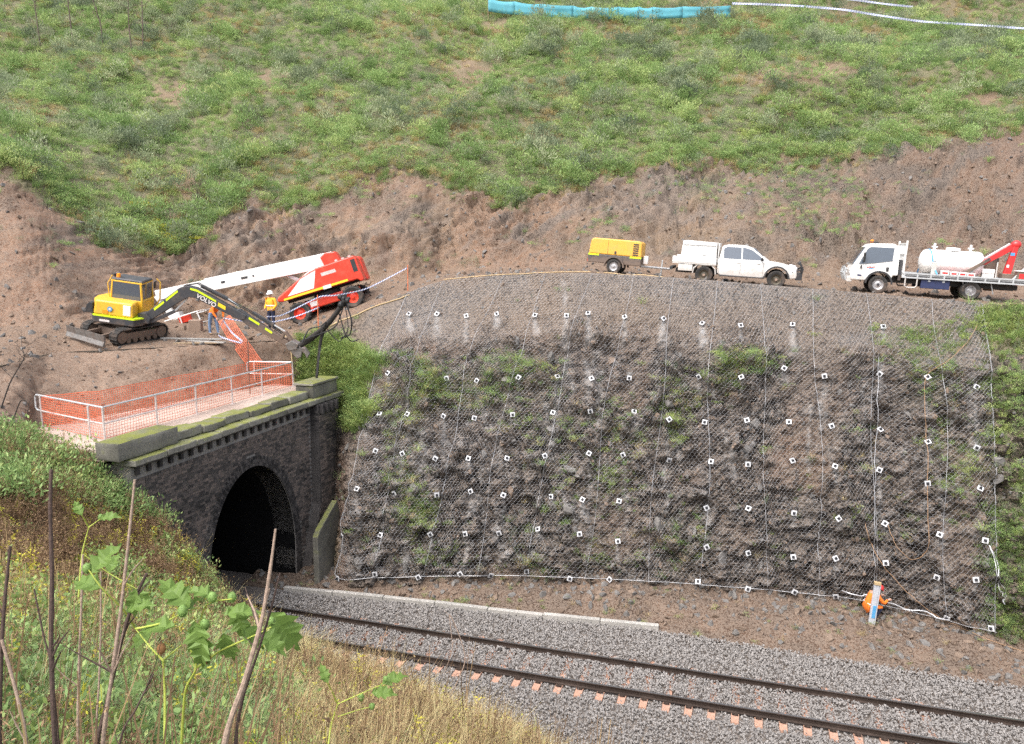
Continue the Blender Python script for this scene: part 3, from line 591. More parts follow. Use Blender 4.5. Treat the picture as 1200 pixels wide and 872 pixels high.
# cornice stones, corbels, parapet
def worn(a, b, name, mat, par, amp=.02, step=.14):
    """a weathered stone block: subdivided box with worn corners"""
    a = np.array(a); b = np.array(b); m = bmesh.new(); bmesh.ops.create_cube(m, size=1); n = max(2, int(max(b-a)/step)); bmesh.ops.subdivide_edges(m, edges=m.edges[:], cuts=min(9, n), use_grid_fill=True)
    P = np.array([v.co for v in m.verts]); c = (a+b)/2; d = b-a; e = np.sort(np.abs(P)*2, axis=1); wear = np.clip((e[:, 1]-.75)*4, 0, 1)*.03
    W_ = P*(d-wear[:, None]*1.2*np.minimum(1, d/.3))+c; W_ = W_+(np.stack([fbm(W_*3.1+k*9, 3, 61+k) for k in range(3)], -1)-.5)*amp*2.4
    for v, w in zip(m.verts, W_): v.co = (w[0]-X0, w[1]-YC, w[2]+.5)
    me = bpy.data.meshes.new(name); m.to_mesh(me); m.free(); me.materials.append(M(mat)); me.polygons.foreach_set('use_smooth', [True]*len(me.polygons)); me.set_sharp_from_angle(angle=R(50)); o = bpy.data.objects.new(name, me); link(o, par); return o
y = 16.3; k = 0
while y < 27.5:
    L = min(rb.uniform(1.0, 1.4), 27.62-y)
    if 27.62-y-L < .4: L = 27.62-y
    worn((X0-.49, y+.009, 6.195), (X0+.29+rb.uniform(-.015, .015), y+L-.009, 6.40+rb.uniform(-.012, .012)), 'cornice_stone', 'capstone', por, .012); y += L
for k in range(24):
    yy = 16.6+k*.43
    if yy < 25.35: W2(MB().box((X0+.05, yy, 6.04), (.10, .12, .28))).build('corbel', 'brick_dark', por, bevel=.008)
for yy in (25.6, 25.95, 26.3, 26.65): W2(MB().box((X0+.44, yy, 6.01), (.15, .13, .34))).build('corbel', 'brick_dark', por, bevel=.008)
W2(MB().bx((X0+.001, YL, 6.15), (X0+.2, 25.44, 6.193))).build('string_course', 'brick_dark', por)
for (a, b_, zt, xo) in [(15.95, 18.25, 6.92, 0), (18.27, 19.5, 6.70, -.10), (19.53, 20.6, 6.64, -.06), (20.63, 21.9, 6.68, -.12), (21.92, 23.1, 6.63, -.07), (23.13, 24.2, 6.69, -.1), (24.22, 25.48, 6.72, -.06), (25.5, 27.35, 6.90, .04)]:
    hw_ = .31 if zt < 6.8 else .39; worn((X0-.3+xo-hw_, a+.01, 6.40), (X0-.3+xo+hw_, b_-.01, zt), 'parapet_block', 'capstone', por, .03 if zt < 6.8 else .018)
worn((X0-.73, 25.46, 6.90), (X0+.17, 27.4, 7.0), 'pier_cap', 'capstone', por, .012)
dk = MB(); dk.prism([(-20.9, 16.2), (-16.45, 16.2), (-16.45, 27.0), (-18.5, 27.0), (-19.4, 24)], 6.3, 6.6, 'z'); W2(dk).build('deck', 'deck_concrete', por)
# low concrete wing beside the gully
wg = empty('wing_wall', (-15.0, 25.1, -.3), label='narrow dark concrete kerb rising beside the gully right of the tunnel', cat='retaining kerb')
pA, pB = Vector((-14.35, 23.75, -.1)), Vector((-14.55, 27.2, 4.0))
mb = MB(); dq = (pB-pA).normalized()
mb.prism([(23.45, -.4), (23.45, 1.75), (23.7, 2.0), (24.9, 2.7), (25.1, 2.2), (24.6, -.4)], -14.72, -14.5, 'x'); mb.v = [(x+15.0, y-25.1, z+.3) for x, y, z in mb.v]; mb.build('kerb_body', 'capstone', wg, bevel=.03)
# ================================================================== TRACK
def rail(y, label):
    e = empty('rail', (0, y, -.165), label=label, cat='rail', group='rails of the single track')
    pr = [(-.07, 0), (.07, 0), (.07, .012), (.012, .03), (.009, .12), (.034, .132), (.035, .155), (.03, .162), (-.03, .162), (-.035, .155), (-.034, .132), (-.009, .12), (-.012, .03), (-.07, .012)]
    MB().prism(pr, -44, 44, 'x').build('rail_body', 'rust_rail', e); MB().bx((-44, -.028, .1625), (44, .028, .165)).build('running_surface', 'rail_top', e); return e
rail(19.865, 'near rail of the track, with sleeper ends showing beside it'); rail(21.37, 'far rail of the track, nearer the netted slope')
XS0 = float(at(496, 755+.162*(496-419), Z=0)[0])
slm = MB().box((0, 0, -.1), (.23, 2.5, .2), top=.86, topy=.98); slme = slm.mesh('sleeper', 'sleeper'); padm = MB().box((0, 0, .012), (.16, .32, .022)).mesh('rail_pad', 'rust_rail')
clip = MB().tube([(-.05, 0, .02), (-.05, .06, .06), (.0, .09, .05), (.05, .06, .06), (.05, 0, .02)], .01, 5).mesh('rail_clip', 'rust_rail')
ORD = ['first', 'second', 'third', 'fourth', 'fifth', 'sixth', 'seventh', 'eighth', 'ninth', 'tenth', 'eleventh', 'twelfth', 'thirteenth', 'fourteenth', 'fifteenth', 'sixteenth', 'seventeenth', 'eighteenth', 'nineteenth', 'twentieth', 'twenty-first', 'twenty-second', 'twenty-third', 'twenty-fourth', 'twenty-fifth', 'twenty-sixth', 'twenty-seventh', 'twenty-eighth', 'twenty-ninth', 'thirtieth', 'thirty-first', 'thirty-second', 'thirty-third', 'thirty-fourth', 'thirty-fifth']
ks = [k for k in range(-7, 32)]
vis = [k for k in ks if XS0+.6*k < at(1125, 872, Z=-.2)[0]]
for k in vis:
    o = bpy.data.objects.new('sleeper', slme); link(o); o.location = (XS0+.6*k, 20.62+rb.uniform(-.02, .02), -.188); o.rotation_euler = (0, 0, rb.uniform(-.012, .012))
    j = len(vis)-1-vis.index(k) if k in vis else None
    lab = 'buried sleeper at the far right of the track' if j is None else 'orange sleeper end beside near rail, %s from right edge of photo' % ORD[j] if j < len(ORD) else 'sleeper half hidden by weeds near the tunnel end of the track'
    tag(o, lab, 'sleeper', 'sleepers of the track')
    for yy in (-.755, .75):
        c_ = bpy.data.objects.new('rail_pad', padm); link(c_, o); c_.location = (0, yy, 0)
        c_ = bpy.data.objects.new('rail_clip', clip); link(c_, o); c_.location = (0, yy-.12, 0); c_.rotation_euler = (0, 0, math.pi)
kb = empty('drain_kerb', (-9, 23.3, -.2), label='long pale concrete kerb between ballast and the muddy slope toe', cat='kerb')
kx = np.linspace(-15.6, -2.3, 8); ky = np.interp(kx, [-15.4, -10.9, -7.2, -2.66, -1], [22.9, 23.3, 23.46, 23.85, 24.0])
for i in range(7):
    a, b_ = Vector((kx[i], ky[i], 0)), Vector((kx[i+1]-.02, ky[i+1], 0)); c_ = (a+b_)/2; an = math.atan2(b_.y-a.y, b_.x-a.x)
    MB().box((c_.x+9, c_.y-23.3, .02+rb.uniform(-.015, .015)), ((b_-a).length, .18, .36), (0, rb.uniform(-.006, .006), an)).build('kerb_block', 'concrete', kb, bevel=.02)
# ---------------------------------------------------------------- ballast stones, rubble
def stone(seed, sub=1, rough=.3, flat=.7):
    b = bmesh.new(); bmesh.ops.create_icosphere(b, subdivisions=sub, radius=1); r = random.Random(seed)
    cuts = [(Vector((r.gauss(0, 1), r.gauss(0, 1), r.gauss(0, 1))).normalized(), r.uniform(.32, .7)) for _ in range(12)]
    for v in b.verts:
        p = v.co.copy()
        for n_, d_ in cuts:
            e = p.dot(n_)-d_
            if e > 0: p -= n_*e
        v.co = Vector((p.x*1.15, p.y, p.z*flat))+Vector((r.uniform(-1, 1), r.uniform(-1, 1), r.uniform(-1, 1)))*rough*.15
    return b
def stone_mesh(name, seed, mat, sub=1, flat=.7):
    b = stone(seed, sub, flat=flat); me = bpy.data.meshes.new(name); b.to_mesh(me); b.free(); me.materials.append(M(mat)); return me
BAL = [stone_mesh('ballast_stone', 100+i, 'ballast') for i in range(6)]
def rnd(n, a, b): return rng.uniform(a, b, n)
nst = 90000
x = -16+29.5*rng.power(1.0, nst); y = rnd(nst, 15.6, 23.75)
yk = np.interp(x, [-15.4, -10.9, -7.2, -2.66, 1, 8], [22.8, 23.2, 23.36, 23.78, 23.6, 23.35])+rng.normal(0, .06, nst)
zz = np.interp(y, BEDY, BEDZ)+rng.uniform(.01, .075, nst)
zz += np.where((y > 20.02) & (y < 21.22), .095, 0)+np.where(y > 21.5, .08*sstep(21.5, 22, y), 0)+np.where(y < 19.3, .05, 0)
keep = (y < yk) & (np.abs(y-19.865) > .085) & (np.abs(y-21.37) > .085)
sx = np.abs(((x-XS0+.3) % .6)-.3); keep &= ~((sx < .12) & (y > 19.36) & (y < 19.8) & (rng.random(nst) < .93)); keep &= ~((y > 19.3) & (y < 19.8) & (zz > -.165))
x, y, zz = x[keep], y[keep], zz[keep]; n = len(x)
sc = rng.uniform(.028, .060, n)[:, None]*np.ones(3)
scatter('ballast_stones', np.stack([x, y, zz], -1), rng.uniform(0, 6.28, (n, 3)), sc, rng.integers(0, 6, n), rng.random(n), BAL)
RUB = [stone_mesh('rubble_stone', 200+i, 'stone_brown' if i % 2 else 'stone_grey') for i in range(6)]
def onsurf(P, n, wt=None):
    nu, nv = P.shape[:2]
    if wt is None: i = rng.integers(0, nu-1, n); j = rng.integers(0, nv-1, n)
    else:
        w = wt[:-1, :-1].ravel()
        ar = np.linalg.norm(np.cross(P[1:, :-1]-P[:-1, :-1], P[:-1, 1:]-P[:-1, :-1]), axis=-1).ravel(); w = w*ar
        q = rng.choice(w.size, n, p=w/w.sum()); i, j = q//(nv-1), q % (nv-1)
    a, b = rng.random(n)[:, None], rng.random(n)[:, None]
    return (P[i, j]*(1-a)+P[i+1, j]*a)*(1-b)+(P[i, j+1]*(1-a)+P[i+1, j+1]*a)*b, i, j
def rub(name, P, n, wt, s0, s1):
    p, i, j = onsurf(P, n, wt); s = 1.35*(s0+(s1-s0)*rng.power(.35, n))[:, None]*np.ones(3)
    scatter(name, p, rng.uniform(0, 6.28, (n, 3)), s, rng.integers(0, 6, n), rng.random(n), RUB)
inview = lambda P: (lambda a: ((a[0] > -60) & (a[0] < 1260) & (a[1] < 930)).astype(float))(proj(P))
rub('toe_rubble', TP, 3200, inview(TP)*np.linspace(.3, 1, TP.shape[1])[None, :], .02, .16)
rub('bench_rubble', UPP, 4200, inview(UPP)*((vv < 1.0)*1.0+(vv >= 1.0)*(vv < 1.95)*.55), .02, .17)
rub('batter_rubble', BP, 900, inview(BP), .015, .10)
rub('face_rubble', FP, 8000, inview(FP)*(.25+.25*top+.6*rk), .015, .10)
# larger rocks standing out of the face, one by one
RKM = [stone_mesh('rock', 300+i, 'stone_grey' if i % 3 else 'stone_brown', 2, .62) for i in range(9)]
rf = bpy.data.objects['rock_face']; rr = random.Random(11); spots = [(835, 472, .42), (862, 462, .32), (872, 470, .28), (720, 425, .3), (735, 435, .3), (905, 470, .3), (428, 492, .5), (438, 478, .35), (412, 500, .4), (400, 492, .35), (1140, 470, .3), (1165, 560, .24), (1150, 545, .2), (1185, 470, .26), (1175, 620, .25), (1190, 540, .28), (560, 430, .25), (520, 425, .2), (628, 455, .4), (690, 435, .4), (640, 420, .35), (665, 600, .4), (650, 590, .35), (620, 655, .4), (540, 650, .35), (575, 655, .3), (480, 660, .35), (880, 530, .35), (765, 610, .35)]
tri = [0]
while len(spots) < 190 and tri[0] < 9000:
    tri[0] += 1; px, py = rr.uniform(400, 1215), rr.uniform(400, 740); h = hit(px, py, BV_F)
    if h is None or h[0].z < .3: continue
    i = np.argmin(np.abs(FPX-px)+np.abs(FPY-py)); a = rk.ravel()[i]
    if rr.random() < .15+.85*a: spots.append((px, py, rr.choice([.12, .14, .17, .2, .22, .28])))
for (px, py, s) in spots:
    h = hit(px, py, BV_F)
    if h is None: continue
    o = bpy.data.objects.new('rock', rr.choice(RKM)); link(o, rf); o.location = h[0]-h[1]*s*.5; o.rotation_euler = [rr.uniform(0, 6.28) for _ in range(3)]; o.scale = (s*rr.uniform(.8, 1.2), s*rr.uniform(.7, 1.1), s*rr.uniform(.7, 1.1))
# ================================================================== SLOPE NETTING
def maxf(a, k):
    for _ in range(k):
        b = np.pad(a, 1, mode='edge'); a = np.max([b[1:-1, 1:-1], b[:-2, 1:-1], b[2:, 1:-1], b[1:-1, :-2], b[1:-1, 2:]], axis=0)
    return a
NETP = FBASE+FN*(blur(maxf(DF, 2), 5)+.05)[..., None]
i0, i1 = int(np.argmin(np.abs(FT-2.0))), int(np.argmin(np.abs(FT-9.06)))
NETP = NETP[i0:i1+1, 5:]; NETP[:, -1] = NETP[:, -2]+np.array([0, .06, .0])
net = empty('slope_netting', tuple(NETP[NETP.shape[0]//2, 0]), label='grey hexagonal wire netting pinned over the whole rock slope', cat='wire netting')
NB = np.array(net.location)
def netat(s, t):               # s,t in 0..1 arrays
    nu, nv = NETP.shape[:2]; a = np.clip(s, 0, .99999)*(nu-1); b = np.clip(t, 0, .99999)*(nv-1); i = a.astype(int); j = b.astype(int); fa = (a-i)[:, None]; fb = (b-j)[:, None]
    return (NETP[i, j]*(1-fa)+NETP[i+1, j]*fa)*(1-fb)+(NETP[i, j+1]*(1-fa)+NETP[i+1, j+1]*fa)*fb
LW = 21.5; LH = 12.8; cw, cp = .135, .105
nc, nr = int(LW/cw), int(LH/cp); cI, rI = np.meshgrid(np.arange(nc), np.arange(nr), indexing='ij'); cI = cI.ravel(); rI = rI.ravel()
xa = (cI+.5*(rI % 2)+.25)*cw; ya = rI*cp+.03
def seg(x0, y0, x1, y1): return netat(x0/LW, y0/LH), netat(x1/LW, y1/LH)
SA = [seg(xa, ya, xa, ya+.04), seg(xa, ya+.04, xa-cw/2, ya+cp), seg(xa, ya+.04, xa+cw/2, ya+cp)]
A = np.concatenate([s[0] for s in SA]); B_ = np.concatenate([s[1] for s in SA]); rad = np.concatenate([np.full(len(xa), .0046), np.full(2*len(xa), .0031)])
d_ = B_-A; d_ /= np.linalg.norm(d_, axis=1, keepdims=True)+1e-9; up_ = np.cross(d_, np.array([.2, .9, .3])); up_ /= np.linalg.norm(up_, axis=1, keepdims=True)+1e-9; sd_ = np.cross(d_, up_)
vs = []
for P_ in (A, B_):
    for k in range(3): an = 2*math.pi*k/3; vs.append(P_+(up_*math.cos(an)+sd_*math.sin(an))*rad[:, None])
V = np.stack(vs, 1).reshape(-1, 3)-NB; b0 = (np.arange(len(A))*6)[:, None]
F = np.concatenate([b0+np.array([[k, (k+1) % 3, (k+1) % 3+3, k+3]]) for k in range(3)])
o = bpy.data.objects.new('wire_mesh', npmesh('wire_mesh', V, F, 'wire', False)); link(o, net); tag(o, kind='stuff')
for s in list(np.linspace(.075, .93, 11)):
    t = np.linspace(0, .999, 60); MB().tube([tuple(p) for p in netat(s+.004*np.sin(t*9+s*30), t)-NB+np.array([0, -.015, 0])], .007, 5).build('seam', 'wire', net)
MB().tube([tuple(p) for p in netat(np.linspace(0, .9999, 150), np.full(150, .004))-NB+np.array([0, -.02, 0])], .010, 6).build('edge_cable', 'wire_bright', net)
for s in (0.002, .998): MB().tube([tuple(p) for p in netat(np.full(60, s), np.linspace(0, .999, 60))-NB], .009, 5).build('side_cable', 'wire', net)
BV_NET = bvh_of(NETP)
plm = MB().box((0, 0, .012), (.175, .175, .02)).mesh('anchor_plate', 'plate_white'); ntm = MB().box((0, 0, .035), (.085, .085, .04)).cyl((0, 0, .03), (0, 0, .12), .016, n=8).mesh('bolt', 'bolt_dark')
rv0 = lambda r: Vector((r.gauss(0, 1), r.gauss(0, 1), r.gauss(0, 1))).normalized()
RN = ['top', 'second', 'third', 'fourth', 'fifth', 'sixth', 'bottom']
for ri, rw in enumerate(PLATES):
    rw = sorted(rw)
    for k, (px, py) in enumerate(rw):
        h = hit(px, py, BV_NET) or hit(px, py-6, BV_NET) or hit(px-5, py-14, BV_NET) or hit(px+6, py-4, BV_NET)
        if h is None: continue
        n_ = (h[1]+Vector((0, -1, .35))*.6+rv0(rr)*.3).normalized()
        o = bpy.data.objects.new('anchor_plate', plm); link(o); o.location = h[0]+n_*.012; o.rotation_euler = (Matrix.Rotation(rr.uniform(-.6, .6), 3, n_) @ n_.to_track_quat('Z', 'Y').to_matrix()).to_euler()
        c_ = bpy.data.objects.new('bolt', ntm); link(c_, o)
        tag(o, 'small white square anchor plate, %s from left in the %s row on the netting' % (ORD[k], RN[ri]), 'anchor plate', 'anchor plates on the netted slope')
# ================================================================== MACHINES AND VEHICLES
def ground(x, y, *bv):
    best = None
    for b in (bv or (BV_UP,)):
        r = b.ray_cast(Vector((x, y, 60)), Vector((0, 0, -1)))
        if r[0] is not None and (best is None or r[0].z > best): best = r[0].z
    return best
def place(root, x, y, yawd, contacts, sink=.03, bv=(), sc=1):
    """stand a thing on the ground: fit a plane through the ground under its contact points"""
    c, s = math.cos(R(yawd)), math.sin(R(yawd)); pts = []
    for a, b in contacts:
        a, b = a*sc, b*sc
        gx, gy = x+a*c-b*s, y+a*s+b*c; pts.append((gx, gy, ground(gx, gy, *bv)))
    P = np.array(pts); A_ = np.c_[P[:, :2]-[x, y], np.ones(len(P))]; k = np.linalg.lstsq(A_, P[:, 2], rcond=None)[0]
    n = Vector((-k[0], -k[1], 1)).normalized(); fx = Vector((c, s, 0)); fx = (fx-n*fx.dot(n)).normalized(); ly = n.cross(fx)
    root.matrix_world = Matrix.Translation((x, y, k[2]-sink)) @ Matrix((fx, ly, n)).transposed().to_4x4() @ Matrix.Scale(sc, 4)
def wheel(par, x, y, r, w, rim='rim_dark', tyre='tyre', rr=.58, side=-1, lugs=0, hub=None):
    h = w/2; t = MB().lathe([(-h*.75, r*rr), (-h*.95, r*.75), (-h, r*.88), (-h*.8, r*.98), (0, r), (h*.8, r*.98), (h, r*.88), (h*.95, r*.75), (h*.75, r*rr)], (0, 0, 0), 'y', 26)
    if lugs:
        for k in range(lugs):
            a = 2*math.pi*k/lugs; t.box((math.cos(a)*r, (h*.4 if k % 2 else -h*.4), math.sin(a)*r), (.05, h*1.0, .06), (0, -a, 0))
    o = t.build('wheel', tyre, par, True); o.location = (x, y, r)
    q = side; m = MB().lathe([(q*h*.3, .0), (q*h*.35, r*.2), (q*h*.2, r*.35), (q*h*.55, r*.5), (q*h*.8, r*rr), (q*h*.6, r*(rr+.02)), (-q*h*.3, r*rr)], (0, 0, 0), 'y', 20)
    m.cyl((0, q*h*.2, 0), (0, q*h*.75, 0), r*.16, r*.13, 10)
    for k in range(6): a = k*math.pi/3; m.cyl((math.cos(a)*r*.28, q*h*.25, math.sin(a)*r*.28), (math.cos(a)*r*.28, q*h*.45, math.sin(a)*r*.28), r*.035, n=6)
    m.build('rim', rim, o, True)
    if hub: MB().cyl((0, q*h*.6, 0), (0, q*h*.8, 0), r*.15, n=10).build('hub_cap', hub, o)
    return o
def arch_notch(cx, r, z0, n=9, rev=False):
    a = [(cx+r*math.cos(t), z0+r*math.sin(t)) for t in np.linspace(math.pi if not rev else 0, 0 if not rev else math.pi, n)]; return a
def text(s, size, mat, par, loc, rot, name='lettering', depth=.004):
    cu = bpy.data.curves.new(name, 'FONT'); cu.body = s; cu.size = size; cu.extrude = depth; cu.align_x = 'CENTER'; cu.align_y = 'CENTER'; cu.offset = size*.02
    t = bpy.data.objects.new('tmp', cu); COL.objects.link(t); me = bpy.data.meshes.new_from_object(t.evaluated_get(bpy.context.evaluated_depsgraph_get())); bpy.data.objects.remove(t)
    me.materials.clear(); me.materials.append(M(mat)); o = bpy.data.objects.new(name, me); link(o, par); o.location = loc; o.rotation_euler = rot; return o
# ---------------------------------------------------------------- white utility truck
u = empty('utility_vehicle', label='white dual cab utility with canopy tray and black bull bar on the bench road', cat='utility vehicle')
low = [(.56, .52), (.56, 1.13), (2.62, 1.13), (3.3, 1.05), (3.68, .95), (3.86, .86), (3.92, .62), (3.9, .48), (3.62, .44)]+arch_notch(3.085, .50, .44, rev=True)[1:-1]+[(2.55, .44), (2.4, .40), (.7, .42)]
MB().prism(low, -.90, .90).build('body', 'white_paint', u, bevel=.045)
gh0 = [(.60, 1.12), (2.78, 1.10), (2.0, 1.66), (1.70, 1.75), (1.2, 1.77), (.86, 1.75), (.70, 1.70)]
mb = MB(); yb, yt = .87, .70
def ghy(z): return lerp(yb, yt, (z-1.12)/.65)
n_ = len(gh0); mb.v = [(x, -ghy(z), z) for x, z in gh0]+[(x, ghy(z), z) for x, z in gh0]; mb.f = [tuple(range(n_)), tuple(range(2*n_-1, n_-1, -1))]+[(i, i+n_, (i+1) % n_+n_, (i+1) % n_) for i in range(n_)]
mb.build('cab', 'white_paint', u, bevel=.035)
for s in (-1, 1):
    for poly in ([(.80, 1.17), (1.55, 1.17), (1.51, 1.68), (.9, 1.68), (.76, 1.6)], [(1.60, 1.17), (2.54, 1.17), (2.3, 1.37), (1.96, 1.60), (1.68, 1.67), (1.56, 1.68)]):
        m = MB(); m.v = [(x, s*(ghy(z)+.004), z) for x, z in poly]+[(x, s*(ghy(z)-.01), z) for x, z in poly]; k = len(poly); m.f = [tuple(range(k)), tuple(range(2*k-1, k-1, -1))]+[(i, i+k, (i+1) % k+k, (i+1) % k) for i in range(k)]
        m.build('side_window', 'glass', u)
    for xx in (1.42, 2.28): MB().box((xx, s*.915, 1.03), (.17, .025, .03)).build('door_handle', 'white_paint', u, bevel=.006)
    for xx in (.62, 1.54, 2.5): MB().box((xx, s*.901, .82), (.012, .004, .56)).build('door_gap', 'black_plastic', u)
    MB().box((1.62, s*.94, .42), (1.9, .14, .05)).build('side_step', 'black_plastic', u, bevel=.015)
    MB().prism(arch_notch(3.085, .53, .44, 13)+arch_notch(3.085, .47, .44, 13, True), s*.88, s*.945).build('wheel_flare', 'black_plastic', u)
    MB().box((2.42, s*1.02, 1.22), (.10, .2, .15)).build('mirror', 'mirror_black', u, bevel=.03)
    MB().box((3.74, s*.72, .93), (.26, .3, .13), (0, .2, -s*.25)).build('headlight', 'reflect', u, bevel=.03)
m = MB(); q4 = [(2.60, 1.15), (2.03, 1.68)]; m.v = [(x+.03, sy*(ghy(z)-.07), z+.02) for x, z in q4 for sy in (-1, 1)]+[(x, sy*(ghy(z)-.07), z) for x, z in q4 for sy in (-1, 1)]; m.f = [(0, 1, 3, 2), (4, 5, 7, 6), (0, 1, 5, 4), (2, 3, 7, 6), (0, 2, 6, 4), (1, 3, 7, 5)]
m.build('windscreen', 'glass', u)
bb = MB()
for s in (-.62, -.3, .3, .62): bb.tube([(3.86, s, .45), (4.1, s, .5), (4.14, s, .9), (4.02, s, 1.12)], .035, 8)
bb.tube([(3.7, -.88, .75), (4.02, -.75, .85), (4.12, -.4, .95), (4.12, .4, .95), (4.02, .75, .85), (3.7, .88, .75)], .04, 8); bb.tube([(3.95, -.66, 1.1), (4.03, -.3, 1.14), (4.03, .3, 1.14), (3.95, .66, 1.1)], .035, 8)
bb.box((4.0, 0, .55), (.26, 1.78, .26)); bb.build('bull_bar', 'black_plastic', u, True)
MB().bx((-1.42, -.93, .84), (.5, .93, .92)).build('tray_deck', 'white_paint', u, bevel=.01)
for s in (-1, 1):
    MB().bx((-1.42, s*.93-.02, .90), (.5, s*.93+.02, 1.16)).build('drop_side', 'white_paint', u, bevel=.012)
    MB().bx((-1.15, s*.74-.16, .52), (-.52, s*.74+.16, .83)).build('under_tray_box', 'white_paint', u, bevel=.02)
    MB().tube([(-.5, s*.86, .44), (-.46, s*.86, .68), (-.3, s*.86, .82), (.3, s*.86, .82), (.46, s*.86, .68), (.5, s*.86, .44)], .03, 6).build('mudguard', 'white_paint', u)
cnp = MB(); cnp.add([(-1.08, -.9, 1.15), (.48, -.9, 1.15), (.48, .9, 1.15), (-1.08, .9, 1.15), (-1.02, -.86, 1.86), (.46, -.86, 1.80), (.46, .86, 1.80), (-1.02, .86, 1.86)], [(3, 2, 1, 0), (4, 5, 6, 7), (0, 1, 5, 4), (1, 2, 6, 5), (2, 3, 7, 6), (3, 0, 4, 7)])
cn = cnp.build('canopy', 'white_paint', u, bevel=.03); MB().bx((-1.0, -.905, 1.68), (.42, -.885, 1.70)).build('canopy_seam', 'steel', cn); MB().bx((-.1, -.91, 1.24), (.02, -.89, 1.30)).build('canopy_latch', 'steel', cn)
MB().bx((.53, -.8, .95), (.57, .8, 1.8)).build('headboard', 'white_paint', u, bevel=.01)
MB().bx((-1.3, -.4, .42), (3.6, .4, .6)).build('chassis', 'black_plastic', u); MB().bx((-1.55, -.7, .55), (-1.4, .7, .68)).build('rear_bumper', 'black_plastic', u, bevel=.02)
for xx, s in ((0, -1), (0, 1), (3.085, -1), (3.085, 1)): wheel(u, xx, s*.78, .39, .26, 'rim_dark', side=s, hub='pale_stalk')
pu = at(824, 331, Y=34.0); place(u, pu[0]+.0, 34.85, -1, [(0, -.78), (0, .78), (3.085, -.78), (3.085, .78)], .06, sc=.95)
# ---------------------------------------------------------------- yellow compressor
cp = empty('air_compressor', label='yellow and black towable compressor behind the white utility', cat='compressor')
can = [(-1.18, .80), (1.15, .80), (1.12, 1.42), (1.02, 1.50), (-1.02, 1.50), (-1.12, 1.40)]
co_ = MB().prism(can, -.72, .72).build('canopy', 'comp_yellow', cp, bevel=.05)
MB().bx((-1.2, -.74, .42), (1.16, .74, .80)).build('lower_housing', 'charcoal', cp, bevel=.03)
for s in (-1, 1):
    MB().bx((-1.19, s*.742-.004, .74), (-.72, s*.742+.004, .81)).build('warning_strip', 'hivis_yellow', cp); MB().bx((.66, s*.742-.004, .74), (1.15, s*.742+.004, .81)).build('warning_strip', 'hivis_yellow', cp)
    for k in range(6): MB().bx((.76, s*.722-.004, .86+k*.09), (1.0, s*.722+.004, .92+k*.09)).build('louvre', 'black_plastic', co_)
    MB().box((.0, s*.725, .92), (.08, .03, .12)).build('latch', 'black_plastic', co_); MB().bx((-.35, s*.722-.003, .84), (-.34, s*.722+.003, 1.46)).build('panel_gap', 'black_plastic', co_)
    MB().prism(arch_notch(.0, .46, .3, 11)+arch_notch(0, .40, .3, 11, True), s*.62, s*.9).build('mudguard', 'charcoal', cp)
    wheel(cp, 0, s*.78, .32, .2, 'alloy', side=s)
    MB().box((-1.2, s*.55, .52), (.05, .22, .12)).build('tail_light', 'red_paint', cp)
MB().tube([(1.1, -.4, .42), (2.25, -.03, .42), (2.45, 0, .44)], .045, 6).tube([(1.1, .4, .42), (2.25, .03, .42)], .045, 6).build('drawbar', 'steel', cp)
MB().cyl((2.0, .12, .0), (2.0, .12, .78), .035, n=8).cyl((2.0, .12, .0), (2.0, .12, .04), .1, n=8).build('jockey_leg', 'galv', cp); MB().box((1.32, -.3, .72), (.2, .25, .35)).build('control_box', 'box_white', cp, bevel=.02)
pc = at(718, 321, Y=34.2); place(cp, pc[0], 34.95, 1, [(0, -.78), (0, .78), (2.0, .12), (-1, 0)], .02)
hz = [tuple(at(735, 319, Y=33.2)), tuple(at(752, 322, Y=33)), tuple(at(768, 316, Y=33.4)), tuple(at(772, 322, Y=33)), tuple(at(790, 325, Y=33.2))]
def gline(px_py_Y, lift=.03, nseg=6, bv=None):
    pts = [np.array(at(a, b, Y=c)) for a, b, c in px_py_Y]; P = catmull(np.array(pts), np.linspace(0, len(pts)-1, nseg*(len(pts)-1)+1)); out = []
    for p in P:
        g = ground(p[0], p[1], *(bv or (BV_UP, BV_F, BV_B))); out.append((p[0], p[1], (g if g is not None else p[2])+lift))
    return out
tag(MB().tube(gline([(690, 322, 33.0), (730, 320, 32.7), (765, 322, 32.8), (790, 326, 32.6)]), .025, 6).build('air_hose', 'hose', smooth=True), 'tan air hose lying on the ground below the yellow compressor', 'hose')
